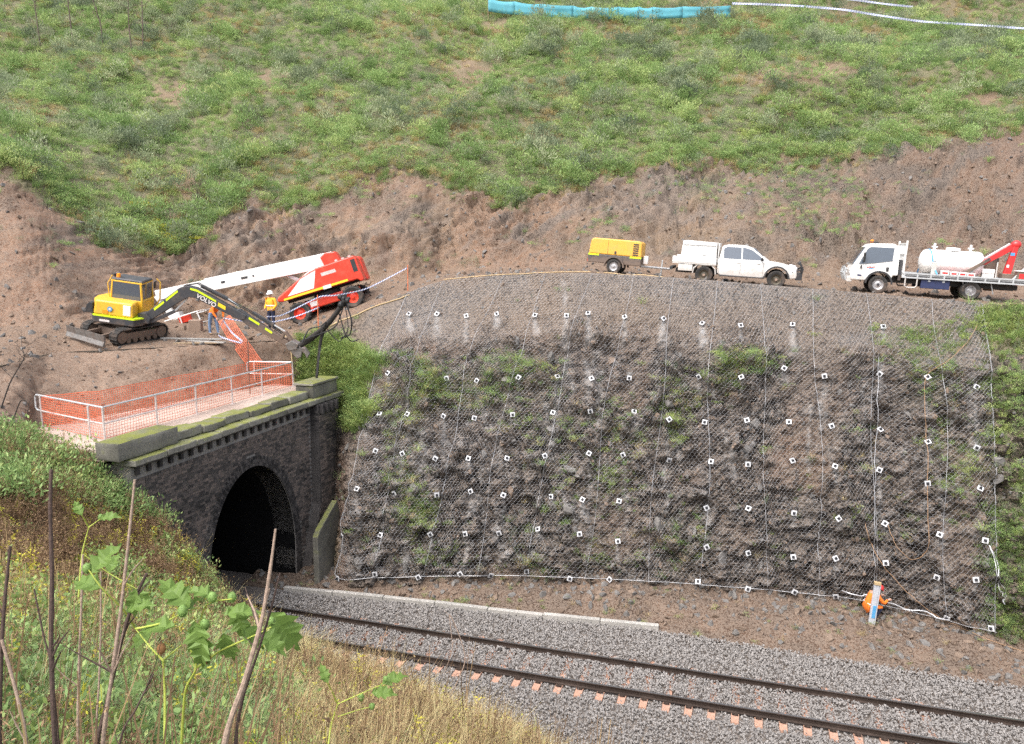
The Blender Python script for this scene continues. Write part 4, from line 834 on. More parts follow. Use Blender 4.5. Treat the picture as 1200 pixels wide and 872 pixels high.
# ---------------------------------------------------------------- flatbed truck (local +x = forward)
t = empty('flatbed_truck', label='white flatbed truck with cage headboard carrying a tank', cat='truck')
cabp = [(1.16, .52), (1.18, .95), (1.10, 1.18), (.66, 1.98), (.52, 2.12), (-.42, 2.16), (-.62, 2.06), (-.70, 1.7), (-.72, .82), (-.52, .80)]+arch_notch(0, .52, .42, 9)[1:-1]+[(.55, .52)]
def shell(poly, y0, inset, zref=1.2):
    m = MB(); k = len(poly); f = lambda z: y0-max(0, z-zref)*inset
    m.v = [(x, -f(z), z) for x, z in poly]+[(x, f(z), z) for x, z in poly]; m.f = [tuple(range(k)), tuple(range(2*k-1, k-1, -1))]+[(i, i+k, (i+1) % k+k, (i+1) % k) for i in range(k)]; return m, f
m, fy = shell(cabp, .98, .10); cab = m.build('cab', 'white_paint', t, bevel=.05)
for s in (-1, 1):
    poly = [(.88, 1.22), (.36, 1.28), (-.44, 1.42), (-.46, 1.98), (.48, 1.98), (.6, 1.88)]; k = len(poly)
    m = MB(); m.v = [(x, s*(fy(z)+.005), z) for x, z in poly]+[(x, s*(fy(z)-.01), z) for x, z in poly]; m.f = [tuple(range(k)), tuple(range(2*k-1, k-1, -1))]+[(i, i+k, (i+1) % k+k, (i+1) % k) for i in range(k)]
    m.build('side_window', 'glass', t); MB().box((.70, s*1.13, 1.52), (.08, .2, .42)).build('mirror', 'mirror_black', t, bevel=.03); MB().box((.78, s*1.05, 1.1), (.06, .1, .16)).build('lower_mirror', 'mirror_black', t, bevel=.02)
    MB().box((-.28, s*.99, 1.06), (.11, .02, .18)).build('door_handle', 'black_plastic', t, bevel=.005)
    for xx, zz_, hh in ((-.52, 1.4, 1.2), (.93, .95, .7)): MB().box((xx, s*(.982 if zz_ < 1.2 else .94), zz_), (.012, .004, hh)).build('door_gap', 'steel', t)
    MB().prism(arch_notch(0, .56, .42, 13)+arch_notch(0, .49, .42, 13, True), s*.9, s*1.0).build('wheel_flare', 'black_plastic', t)
    MB().box((1.14, s*.78, .88), (.12, .3, .2)).build('headlight', 'reflect', t, bevel=.03)
    MB().box((.38, s*.985, 1.12), (.34, .006, .035), (0, .08, 0)).build('door_emblem', 'red_paint', t); MB().box((.36, s*.985, 1.06), (.2, .006, .03)).build('door_emblem', 'strap_blue', t); MB().box((.8, s*.984, .74), (.16, .006, .07)).build('model_badge', 'dark_blue', t)
m = MB(); q4 = [(1.10, 1.22), (.69, 1.95)]; m.v = [(x+.035, sy*(fy(z)-.08), z+.015) for x, z in q4 for sy in (-1, 1)]+[(x-.02, sy*(fy(z)-.08), z) for x, z in q4 for sy in (-1, 1)]; m.f = [(0, 1, 3, 2), (4, 5, 7, 6), (0, 1, 5, 4), (2, 3, 7, 6), (0, 2, 6, 4), (1, 3, 7, 5)]
m.build('windscreen', 'glass', t)
MB().box((1.18, 0, .55), (.22, 1.9, .26)).build('front_bumper', 'white_paint', t, bevel=.04)
bb = MB(); bb.tube([(1.36, -.9, .72), (1.42, -.6, .8), (1.42, .6, .8), (1.36, .9, .72)], .04, 8); bb.tube([(1.34, -.9, .95), (1.38, -.6, 1.05), (1.38, .6, 1.05), (1.34, .9, .95)], .035, 8)
for s in (-.86, -.45, .45, .86): bb.tube([(1.3, s, .5), (1.4, s, .75), (1.36, s, 1.05)], .035, 8)
bb.build('bull_bar', 'galv', t, True)
bc = MB().box((.25, -.1, 2.2), (.34, .5, .06)).build('beacon_base', 'black_plastic', t); MB().cyl((.3, -.5, 2.16), (.3, -.5, 2.32), .085, .06, 12).build('beacon', 'orange_lamp', t)
hb = MB()
for yy in (-1.02, 1.02): hb.box((-.90, yy, 1.55), (.07, .07, 1.55))
for zz_ in (.95, 1.35, 1.75, 2.2): hb.box((-.90, 0, zz_), (.045, 2.02, .05))
for k in range(9): hb.box((-.90, -.8+k*.2, 1.55), (.025, .025, 1.25))
hb.build('headboard', 'white_paint', t)
MB().bx((-5.58, -1.05, .86), (-.86, 1.05, .93)).build('deck', 'steel', t)
for s in (-1, 1):
    rl = MB().bx((-5.6, s*1.07-.025, .93), (-.86, s*1.07+.025, .99)).bx((-5.6, s*1.07-.025, .75), (-.86, s*1.07+.025, .81))
    for k in range(10): rl.bx((-5.55+k*.51-.03, s*1.07-.024, .8), (-5.55+k*.51+.03, s*1.07+.024, .94))
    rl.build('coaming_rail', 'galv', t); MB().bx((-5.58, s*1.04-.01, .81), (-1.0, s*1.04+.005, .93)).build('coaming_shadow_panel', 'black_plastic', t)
    MB().bx((-2.75, s*.98-.2, .36), (-1.65, s*.98+.03, .74)).build('tool_box', 'dark_blue', t, bevel=.02)
    for xx in (-2.5, -1.95): MB().box((xx, s*1.015, .68), (.09, .02, .06)).build('tool_box_latch', 'galv', t)
    MB().tube([(-1.02, s*1.05, .82), (-1.02, s*1.05, .42), (-1.1, s*1.05, .36), (-1.4, s*1.05, .36), (-1.48, s*1.05, .44), (-1.48, s*1.05, .76)], .03, 6).build('step', 'white_paint', t)
    MB().tube([(-3.22, s*.9, .75), (-3.36, s*.9, .5)], .02, 5).tube([(-4.28, s*.9, .8), (-4.42, s*.9, .3)], .02, 5).build('mud_flap_bracket', 'galv', t)
    wheel(t, 0, s*.84, .39, .25, 'alloy', side=s, hub='bolt_dark'); wheel(t, -3.56, s*.8, .39, .48, 'alloy', side=s, rr=.55)
    MB().box((-5.62, s*.8, .68), (.05, .35, .12)).build('tail_light', 'red_paint', t)
MB().bx((-5.4, -.42, .5), (.9, .42, .72)).build('chassis', 'black_plastic', t); MB().bx((-4.7, -.5, .4), (-4.35, -.2, .66)).build('fuel_tank', 'charcoal', t); MB().bx((-5.5, -.9, .45), (-4.9, -.5, .55)).build('rear_underrun', 'black_plastic', t)
MB().bx((-.86, -.85, .62), (-.75, .85, 1.5)).build('cab_rear_panel', 'charcoal', t)
pt_ = at(1028, 343, Y=34.0); place(t, pt_[0], 34.85, 179, [(0, -.84), (0, .84), (-3.56, -.84), (-3.56, .84)], .02, sc=.92)
TMW = t.matrix_world.copy()
def onto(par, o, loc, rot=(0, 0, 0), sc=1):       # a load: stands on the vehicle, stays top-level
    o.matrix_world = par.matrix_world @ Matrix.Translation(loc) @ Euler(rot).to_matrix().to_4x4() @ Matrix.Scale(sc, 4); return o
def tankmat():
    m, n, b = nodes('tank_paint'); tc = N(n, 'ShaderNodeTexCoord'); O = tc.outputs['Object']; sx = N(n, 'ShaderNodeSeparateXYZ'); n.links.new(O, sx.inputs[0])
    t1 = tex(n, 'ShaderNodeTexNoise', 2.2, 6, .65, O); a = N(n, 'ShaderNodeMath', operation='MULTIPLY_ADD'); n.links.new(t1.outputs[0], a.inputs[0]); a.inputs[1].default_value = -.55; n.links.new(sx.outputs[2], a.inputs[2])
    f = ramp(n, a.outputs[0], [(0.0, (1, 1, 1)), (.28, (0, 0, 0))]); r = ramp(n, sx.outputs[0], [(.0, (.75, .22, .2)), (.35, (.75, .22, .2)), (.75, (.45, .33, .22))])  # reddish to brown tone towards the bottom, edge broken by noise
    n.links.new(mixc(n, mixc(n, .45, (0, 0, 0), f), (.8, .79, .77), r), b.inputs['Base Color']); b.inputs['Roughness'].default_value = .42
tankmat()
tk = empty('water_tank', label='white horizontal cylindrical tank with reddish underside on the truck deck', cat='tank')
MB().lathe([(-1.33, 0), (-1.32, .18), (-1.27, .36), (-1.18, .50), (-1.05, .545), (1.05, .545), (1.18, .50), (1.27, .36), (1.32, .18), (1.33, 0)], (0, 0, .6), 'x', 36).build('tank_shell', 'tank_paint', tk, True)
MB().cyl((-.02, 0, 1.12), (-.02, 0, 1.22), .3, .29, 20).lathe([(1.22, .31), (1.26, .28), (1.29, 0)], (-.02, 0, 0), 'z', 20).build('manhole', 'white_tank', tk, True)
for xx in (.75, -.72): MB().cyl((xx, 0, 1.1), (xx, 0, 1.36), .06, .05, 10).ball((xx, 0, 1.38), .06).tube([(xx-.12, 0, 1.27), (xx+.12, 0, 1.27)], .035, 6).build('valve', 'white_tank', tk, True)
for xx in (-.8, .8): MB().prism([(-.45, 0), (.45, 0), (.5, .3), (.3, .12), (-.3, .12), (-.5, .3)], xx-.05, xx+.05, 'x').build('saddle', 'steel', tk)
onto(t, tk, (-2.88, -.1, .935), sc=.95)
sb = MB(); pts = []
for a in np.linspace(-10, 190, 24): pts.append((-2.0+.0, math.cos(R(a))*.535, 1.51+math.sin(R(a))*.535))
pts = [(-1.8, -1.1, .97)]+[(-1.8-.3*(i/23), p[1]-.1, p[2]) for i, p in enumerate(pts[::-1])]+[(-2.2, 1.1, .97)]
k0 = len(sb.v)
for p in pts: sb.v += [(p[0]-.03, p[1], p[2]), (p[0]+.03, p[1], p[2])]
sb.f = [(2*i, 2*i+1, 2*i+3, 2*i+2) for i in range(len(pts)-1)]
so_ = sb.build('tie_down_strap', 'strap_blue'); md = so_.modifiers.new('thick', 'SOLIDIFY'); md.thickness = .006; tag(so_, 'blue ratchet strap over the end of the white tank', 'strap'); so_.matrix_world = t.matrix_world
for k, (xx, dx, zz_, nm) in enumerate([(-2.52, .3, .22, 'white box nearest the blue strap on the truck deck'), (-2.86, .28, .2, 'second white box from the blue strap on the truck deck'), (-3.18, .28, .2, 'third white box from the blue strap on the truck deck'), (-3.5, .3, .19, 'white box beside the lower end of the red crane arm')]):
    b_ = MB().box((0, 0, zz_/2), (dx, .3, zz_)).build('carton', 'box_white', bevel=.015); tag(b_, nm, 'box', 'boxes along the truck deck'); onto(t, b_, (xx, .82, .935), (0, 0, rr.uniform(-.06, .06))); MB().box((0, .152, zz_*.55), (dx*.7, .004, zz_*.35)).build('printed_panel', 'crane_red', b_)
for k in range(2):
    b_ = MB().box((0, 0, .1), (.38, .34, .19)).build('carton', 'box_white', bevel=.02); tag(b_, ['lower', 'upper'][k]+' white box of the pair stacked under the red crane arm', 'box', 'boxes along the truck deck'); onto(t, b_, (-4.15, .8, .935+k*.2), (0, 0, k*.1))
pn = MB().box((0, 0, .28), (.2, .05, .56)).build('white_canister', 'white_paint', bevel=.02); MB().box((0, 0, .6), (.1, .05, .07)).build('cap', 'steel', pn); tag(pn, 'upright white canister beside the blue strap under the tank', 'canister'); onto(t, pn, (-2.1, .8, .935))
cr = empty('loader_crane', label='folded red loader crane at the rear of the truck deck', cat='crane')
MB().bx((-.25, -.3, 0), (.25, .3, .25)).build('base', 'charcoal', cr, bevel=.03); MB().prism([(-.12, .2), (.16, .2), (-.06, 1.42), (-.26, 1.42)], -.13, .13).build('column', 'crane_red', cr, bevel=.03)
ka, kb_ = Vector((-.16, -.02, 1.46)), Vector((1.62, -.02, .12)); dv = (kb_-ka); Lk = dv.length; an = math.atan2(-dv.z, dv.x)
def beam(name, a, b, h, w, mat, par, h2=None, y=0):
    a = Vector(a); b = Vector(b); d = b-a; L = d.length; d.normalize(); up = d.cross(Vector((0, 1, 0))); up = -up if up.z < 0 else up; h2 = h if h2 is None else h2; m = MB()
    vs = []
    for p, hh in ((a, h), (b, h2)):
        for sy, sz in ((-1, -1), (1, -1), (1, 1), (-1, 1)): vs.append(p+Vector((0, sy*w/2, 0))+up*(sz*hh/2))
    m.add(vs, [(0, 1, 2, 3), (7, 6, 5, 4), (0, 1, 5, 4), (1, 2, 6, 5), (2, 3, 7, 6), (3, 0, 4, 7)]); return m.build(name, mat, par, bevel=.015)
beam('boom', ka, lerp(ka, kb_, .62), .26, .2, 'crane_red', cr, .2); beam('extension', lerp(ka, kb_, .5)+Vector((0, .14, .04)), kb_, .13, .12, 'charcoal', cr); beam('ram', lerp(ka, kb_, .12)+Vector((0, 0, .19)), lerp(ka, kb_, .6)+Vector((0, 0, .16)), .09, .09, 'galv', cr)
MB().ball((-.16, 0, 1.46), .2, 12, 8, (1, .8, .9)).build('knuckle', 'crane_red', cr, True); beam('stabiliser_leg', (-.1, .5, .0), (-.75, .5, .85), .08, .08, 'galv', cr); MB().bx((.0, .131, .5), (.09, .136, .62)).build('decal', 'box_white', cr); MB().bx((-.14, .134, 1.0), (.02, .14, 1.12)).build('data_plate', 'strap_blue', cr)
onto(t, cr, (-4.95, .35, .935))
dr = MB().cyl((0, 0, 0), (0, 0, .85), .3, n=20).cyl((0, 0, .86), (0, 0, .88), .31, n=20).build('drum', 'charcoal', smooth=True); tag(dr, 'dark grey drum standing behind the red crane column on the deck', 'drum'); onto(t, dr, (-4.5, -.55, .935)); MB().cyl((.1, 0, .88), (.1, 0, .92), .05, n=10).build('bung', 'steel', dr)
bo_ = MB().box((0, 0, .18), (.36, .4, .36)).build('battery_box', 'charcoal', bevel=.02); tag(bo_, 'small dark box with white lid at the tail of the truck deck', 'box'); onto(t, bo_, (-5.35, .75, .935)); MB().box((0, 0, .39), (.42, .46, .05)).build('lid', 'box_white', bo_, bevel=.01); MB().box((0, .202, .18), (.2, .004, .2)).build('sticker', 'crane_red', bo_)
MB().tube([(0, 0, 0), (0, 0, .7)], .025, 6).build('upright', 'white_paint', t).location = (-4.4, .98, .93)
# ---------------------------------------------------------------- red boom lift, boom and basket to the left (local +x = left in view)
bl = empty('boom_lift', label='red boom lift with white telescopic boom parked on the muddy ramp', cat='boom lift')
MB().bx((-1.35, -.72, .48), (1.35, .72, .86)).build('chassis', 'red_paint', bl, bevel=.05); MB().bx((.6, -.95, .36), (1.3, .95, .58)).build('front_axle', 'red_paint', bl, bevel=.03); MB().bx((-1.3, -.95, .36), (-.9, .95, .58)).build('rear_axle', 'black_plastic', bl)
MB().box((.55, .735, .68), (.34, .02, .2)).build('decal', 'box_white', bl)
for xx, s in ((1.18, -1), (1.18, 1), (-1.18, -1), (-1.18, 1)): wheel(bl, xx, s*1.0, .46, .34, 'red_paint', side=s, lugs=22, rr=.55)
MB().cyl((0, 0, .86), (0, 0, 1.02), .6, n=24).build('slew_ring', 'black_plastic', bl)
sup = [(1.75, 1.14), (1.95, 1.2), (1.9, 1.36), (.75, 1.86), (-.05, 2.08), (-1.75, 2.12), (-1.82, 1.98), (-1.86, 1.02), (-1.72, .98), (-1.6, 1.12)]
MB().prism(sup, .22, 1.02).build('turntable_cover', 'red_paint', bl, bevel=.05); MB().prism(sup, -1.02, -.22).build('turntable_cover', 'red_paint', bl, bevel=.05); MB().bx((-1.8, -.23, 1.02), (1.7, .23, 1.2)).build('turntable_base', 'black_plastic', bl)
for s in (-1, 1):
    MB().prism([(1.45, 1.3), (.28, 1.3), (-.02, 2.0), (.7, 1.83)], s*1.021, s*1.027).build('white_panel', 'white_paint', bl); MB().prism([(1.66, 1.165), (-1.2, 1.165), (-1.2, 1.26), (1.64, 1.25)], s*1.021, s*1.029).build('yellow_stripe', 'stripe_yellow', bl)
    MB().prism([(-.1, 1.12), (-.45, 1.12), (-.45, 1.27), (-.1, 1.27)], s*1.021, s*1.034).build('name_plate', 'box_white', bl); MB().bx((-1.74, s*1.024-.004, 1.45), (-1.55, s*1.024+.004, 1.98)).build('grille', 'black_plastic', bl)
    MB().prism([(-.2, 1.68), (-.85, 1.68), (-.82, 1.82), (-.18, 1.82)], s*1.021, s*1.0225).build('faded_lettering', 'rail_pink', bl)
    MB().tube([(1.75, s*.6, 1.4), (.4, s*.6, 2.02), (-.1, s*.6, 2.12)], .035, 6).build('edge_trim', 'rail_pink', bl)
for k, xx in enumerate((-1.5, -1.2, -.9)): MB().cyl((xx, .5, 2.1), (xx, .5, 2.2), .07, n=10).build('cap', 'rail_pink', bl)
P0 = Vector((-.75, 0, 2.28)); P1 = Vector((7.05, 0, 3.05))
beam('boom_outer', P0, lerp(P0, P1, .72), .64, .46, 'white_paint', bl, .56); beam('boom_inner', lerp(P0, P1, .7), P1, .46, .36, 'white_paint', bl, .42)
for fr, w_ in ((.62, .35), (.5, .55), (.45, .12)): 
    d_m = lerp(P0, P1, fr); MB().box((d_m.x, .236, d_m.z-.02), (w_*.5, .012, .09), (0, -.098, 0)).build('decal', 'black_plastic', bl)
MB().prism([(-1.1, 1.9), (-.35, 1.9), (-.25, 2.5), (-.5, 2.62), (-.95, 2.55)], -.34, .34).build('boom_pivot', 'red_paint', bl, bevel=.04)
beam('lift_cylinder', (.7, 0, 1.6), (1.5, 0, 2.3), .16, .16, 'galv', bl)
jb = beam('jib', P1, (6.7, 0, 2.0), .26, .24, 'white_paint', bl); MB().box((6.6, 0, 1.95), (.5, .5, .3)).build('platform_mount', 'white_paint', bl, bevel=.03)
bk = MB(); bx0, bx1, by0, by1, bz0, bz1 = 5.35, 6.9, -.9, .9, .75, 1.85
for xx in (bx0, (bx0+bx1)/2, bx1):
    for yy in (by0, by1): bk.tube([(xx, yy, bz0), (xx, yy, bz1)], .028, 6)
for yy in (by0, by1):
    for zz_ in (bz1, 1.35): bk.tube([(bx0, yy, zz_), (bx1, yy, zz_)], .028, 6)
for xx in (bx0, bx1):
    for zz_ in (bz1, 1.35): bk.tube([(xx, by0, zz_), (xx, by1, zz_)], .028, 6)
bk.bx((bx0, by0, bz0-.05), (bx1, by1, bz0)).bx((bx0, by0-.02, bz0), (bx1, by0, bz0+.15)).bx((bx0, by1, bz0), (bx1, by1+.02, bz0+.15)).build('basket', 'white_paint', bl); MB().box((6.0, .7, 1.7), (.5, .25, .3)).build('control_box', 'red_paint', bl, bevel=.03); MB().box((5.75, .93, 1.0), (.4, .02, .3)).build('sign_plate', 'box_white', bl)
# ---------------------------------------------------------------- yellow excavator (local +x = boom forward)
ex = empty('excavator', label='yellow and charcoal compact excavator with boom reaching over the tunnel portal', cat='excavator')
und = bpy.data.objects.new('undercarriage', MB().bx((-.85, -.55, .22), (.85, .55, .52)).cyl((0, 0, .5), (0, 0, .72), .48, n=20).mesh('undercarriage', 'charcoal')); link(und, ex)
UY = 246; und.rotation_euler = (0, 0, R(UY-180))
# undercarriage frame: local -x carries the blade
def trk(y):
    n = 44; L, r = .98, .30; path = []
    per = 4*L+2*math.pi*r
    for k in range(n):
        s = per*k/n
        if s < 2*L: p, a = (-L+s, 2*r), 0
        elif s < 2*L+math.pi*r: th = (s-2*L)/r; p, a = (L+r*math.sin(th), r+r*math.cos(th)), th
        elif s < 4*L+math.pi*r: q_ = s-2*L-math.pi*r; p, a = (L-q_, 0), math.pi
        else: th = (s-4*L-math.pi*r)/r; p, a = (-L-r*math.sin(th), r-r*math.cos(th)), math.pi+th
        path.append((p, a))
    m = MB()
    for (px_, pz_), a in path: m.box((px_, y, pz_+.02), (.125, .40, .035), (0, a, 0)); m.box((px_+.03*math.sin(a), y, pz_+.02+.03*math.cos(a)), (.03, .40, .045), (0, a, 0))
    tr_ = m.build('track', 'tyre', und); tr_.location = (0, 0, 0)
    fr = MB().bx((-.9, y-.13, .2), (.9, y+.13, .46))
    for s in (-1, 1): fr.cyl((s*.98, y-.17, .32), (s*.98, y+.17, .32), .24, n=18)
    for k in range(5): fr.cyl((-.66+k*.33, y-.16, .14), (-.66+k*.33, y+.16, .14), .10, n=12)
    for s in (-1, 1): fr.cyl((s*.98, y-.19, .32), (s*.98, y+.19, .32), .1, n=12)
    fr.build('track_frame', 'charcoal', und)
for s in (-.80, .80): trk(s)
MB().prism([(-1.95, .12), (-1.86, .10), (-1.80, .28), (-1.84, .52), (-1.93, .58), (-1.89, .3)], -1.02, 1.02).build('dozer_blade', 'worn_steel', und, bevel=.01); beam('blade_arm', (-.8, -.4, .38), (-1.85, -.4, .3), .14, .1, 'charcoal', und); beam('blade_arm', (-.8, .4, .38), (-1.85, .4, .3), .14, .1, 'charcoal', und)
pl = [(-1.12, -.5), (-1.22, 0), (-1.12, .5), (-.85, .95), (.75, .95), (.95, .5), (.95, -.5), (.75, -.95), (-.85, -.95)]
MB().prism(pl, .72, 1.05, 'z').build('slew_platform', 'charcoal', ex, bevel=.04)
MB().prism([(a*1.008, b_*1.008) for a, b_ in pl], 1.0, 1.055, 'z').build('warning_stripe', 'hivis_yellow', ex)
pl2 = [(-1.10, -.5), (-1.2, 0), (-1.10, .5), (-.84, .94), (.1, .94), (.1, -.1), (.62, -.2), (.70, -.9), (-.84, -.94)]
MB().prism(pl2, 1.057, 1.64, 'z', [(a*.94, b_*.95) for a, b_ in pl2]).build('engine_cover', 'yellow', ex, bevel=.07, seg=3)
MB().prism([(-1.19, 1.08), (-.86, 1.08), (-.9, 1.5), (-1.02, 1.52), (-1.14, 1.38)], -.92, -.55).build('rear_grille', 'black_plastic', ex, bevel=.02)
MB().cyl((-.2, -.93, 1.34), (-.2, -.945, 1.34), .10, n=18).build('decal', 'strap_blue', ex); MB().cyl((-.2, -.944, 1.34), (-.2, -.949, 1.34), .05, n=12).build('decal', 'box_white', ex); MB().bx((-.6, -.962, .80), (-.2, -.95, .88)).build('lettering_plate', 'box_white', ex); MB().bx((-.5, -.935, 1.15), (-.28, -.925, 1.27)).build('decal', 'orange_lamp', ex)
MB().box((.45, -.86, 1.34), (.3, .1, .42)).build('side_plate', 'box_white', ex, bevel=.02)
# cab with framed tinted glass
cz0, cz1, ca, cb, cy0, cy1 = 1.06, 2.40, -.55, .72, -.12, .92
frm = MB(); th = .075
for xx, tx in ((ca, .06), (cb, -.10)):
    for yy, ty in ((cy0, .03), (cy1, -.03)): frm.tube([(xx, yy, cz0), (xx+tx*.2, yy, 1.7), (xx+tx, yy+ty, cz1)], th*.62, 6)
frm.build('cab_frame', 'yellow', ex); MB().box((.07, (cy0+cy1)/2, cz1+.02), (1.28, 1.04, .1), top=.93).build('cab_roof', 'charcoal', ex, bevel=.04)
MB().box((.07, (cy0+cy1)/2, cz1-.06), (1.24, 1.06, .07)).build('roof_rim', 'yellow', ex, bevel=.02)
for yy in (cy0+.0, cy1-.0): MB().prism([(ca+.02, 1.64), (cb-.05, 1.3), (cb-.12, cz1-.08), (ca+.08, cz1-.08)], yy-.012, yy+.012).build('side_glass', 'glass', ex)
MB().prism([(cy0+.04, 1.64), (cy1-.04, 1.64), (cy1-.06, cz1-.08), (cy0+.06, cz1-.08)], ca+.02, ca+.045, 'x').build('rear_glass', 'glass', ex); MB().prism([(cy0+.04, 1.2), (cy1-.04, 1.2), (cy1-.06, cz1-.08), (cy0+.06, cz1-.08)], cb-.06, cb-.04, 'x').build('front_glass', 'glass', ex)
MB().bx((ca, cy0-.02, 1.06), (cb, cy1, 1.66)).build('cab_lower', 'yellow', ex, bevel=.04)
MB().box((-.05, .45, 1.75), (.3, .45, .6)).build('seat', 'black_plastic', ex, bevel=.05); MB().tube([(.86, cy1, 1.3), (.98, cy1+.05, 1.6), (.98, cy1+.05, 2.3), (.84, cy1, 2.45)], .03, 6).build('grab_rail', 'yellow', ex); MB().tube([(-.62, -.1, 1.66), (-.70, -.08, 2.2), (-.55, 0, 2.55)], .022, 6).build('rear_grab_rail', 'yellow', ex)
MB().cyl((-.35, .1, 2.46), (-.35, .1, 2.62), .085, .07, 12).build('beacon', 'orange_lamp', ex); MB().tube([(-.55, .2, 2.4), (-.5, .2, 2.58), (-.3, .2, 2.66)], .03, 5).box((-.58, .2, 2.54), (.1, .2, .1)).build('work_light', 'charcoal', ex)
MB().box((.9, .62, 2.25), (.06, .16, .3)).build('mirror', 'mirror_black', ex, bevel=.02)
BY = -.28
MB().prism([(.72, .8), (1.15, .82), (1.22, 1.05), (1.02, 1.28), (.7, 1.2)], BY-.22, BY+.22).build('boom_bracket', 'charcoal', ex, bevel=.03)
def outline(name, pts, w, mat, par, bev=.025): return MB().prism(pts, BY-w/2, BY+w/2).build(name, mat, par, bevel=bev)
bmo = outline('boom', [(1.0, 1.0), (1.16, .94), (2.40, 1.72), (2.66, 1.84), (2.86, 1.80), (4.42, .92), (4.62, .98), (4.66, 1.12), (3.2, 2.04), (2.95, 2.20), (2.62, 2.28), (2.34, 2.20), (.98, 1.20)], .26, 'charcoal', ex)
for s in (-1, 1):
    for pp in ([(1.36, 1.33), (1.74, 1.62), (1.72, 1.70), (1.33, 1.41)], [(1.82, 1.68), (2.28, 2.04), (2.27, 2.12), (1.80, 1.76)], [(2.72, 2.13), (2.95, 2.06), (3.62, 1.63), (3.62, 1.71), (2.98, 2.13), (2.74, 2.2)], [(3.66, 1.50), (3.92, 1.33), (3.95, 1.47), (3.70, 1.63)]): MB().prism(pp, BY+s*.131, BY+s*.136).build('reflective_stripe', 'hivis_yellow' if pp[0][0] < 3.65 else 'stripe_yellow', bmo)
text('VOLVO', .23, 'box_white', bmo, (3.27, BY-.135, 1.70), (R(90), R(32), 0))
st_ = outline('stick', [(4.22, 1.32), (4.45, 1.36), (4.75, 1.10), (6.10, .08), (6.18, -.08), (6.05, -.14), (4.62, .74), (4.25, 1.12)], .2, 'charcoal', ex)
for a_, b_ in (((4.72, .98), (5.08, .72)), ((5.28, .56), (5.52, .38))):
    for s in (-1, 1): MB().prism([a_, b_, (b_[0]+.04, b_[1]+.07), (a_[0]+.04, a_[1]+.07)], BY+s*.101, BY+s*.106).build('reflective_stripe', 'hivis_yellow', st_)
beam('boom_cylinder', (1.12, BY-.02, .86), (2.05, BY-.02, 1.28), .13, .13, 'charcoal', ex); beam('boom_cylinder_rod', (2.05, BY, 1.28), (2.55, BY, 1.78), .07, .07, 'galv', ex)
for q in ('boom_cylinder', 'boom_cylinder_rod'): bpy.data.objects[q].location = (0, 0, 0)
beam('stick_cylinder', (3.1, BY, 2.26), (4.0, BY, 1.75), .13, .13, 'charcoal', ex); beam('stick_cylinder_rod', (4.0, BY, 1.75), (4.42, BY, 1.42), .07, .07, 'galv', ex); beam('bucket_cylinder', (4.85, BY, 1.22), (5.6, BY, .72), .12, .12, 'charcoal', ex); beam('bucket_cylinder_rod', (5.6, BY, .72), (6.0, BY, .45), .06, .06, 'galv', ex)
beam('linkage', (6.0, BY, .45), (6.25, BY, .05), .09, .24, 'charcoal', ex); beam('linkage', (5.85, BY, .16), (6.0, BY, .45), .09, .24, 'charcoal', ex)
MB().prism([(6.0, -.02), (6.25, .12), (6.5, -.02), (6.42, -.22), (6.1, -.28)], BY-.2, BY+.2).build('quick_hitch', 'worn_steel', ex, bevel=.02)
gr = MB().prism([(6.1, -.22), (6.42, -.16), (6.6, -.3), (6.55, -.55), (6.4, -.62), (6.25, -.45)], BY-.14, BY+.14).prism([(6.45, -.1), (6.7, -.2), (6.85, -.45), (6.75, -.62), (6.68, -.42), (6.5, -.28)], BY-.12, BY+.12).build('grapple', 'worn_steel', ex, bevel=.02)
for dy in (-.09, .09): MB().tube([(2.5, BY+dy, 2.28), (3.0, BY+dy, 2.36), (4.2, BY+dy, 1.62), (4.8, BY+dy, 1.25), (6.0, BY+dy, .3)], .022, 5).build('hydraulic_hose', 'cable', ex)

for o in ex.children:
    if o.name.split('.')[0] in ('boom', 'stick', 'boom_cylinder', 'boom_cylinder_rod', 'stick_cylinder', 'stick_cylinder_rod', 'bucket_cylinder', 'bucket_cylinder_rod', 'linkage', 'quick_hitch', 'grapple', 'hydraulic_hose'): o.matrix_local = Matrix.Translation((1, 0, 1)) @ Matrix.Rotation(R(-8.5), 4, 'Y') @ Matrix.Diagonal((1.12, 1, 1.06, 1)) @ Matrix.Translation((-1, 0, -1))
YAWI = math.degrees(yaw)
pe = at(140, 405, D=30.5); g2 = Vector((FW[0], FW[1], 0)).normalized()
place(ex, pe[0]+g2.x*.5, pe[1]+g2.y*.5, YAWI+1, [(-1, -.9), (-1, .9), (1, -.9), (1, .9)], .02, (BV_UP, BV_B), sc=.96)
nw, fw_ = Vector(at(354, 380, D=35.2)), Vector(at(421, 359, D=35.2))
mid = (nw+fw_)/2; fx = (nw-fw_).normalized(); ly = -g2; n_ = fx.cross(ly).normalized(); ly = n_.cross(fx)
org = mid-ly*1.0            # the near wheels stand on the two surveyed points
bl.matrix_world = Matrix.Translation(org) @ Matrix((fx, ly, n_)).transposed().to_4x4() @ Matrix.Scale(1.06, 4)
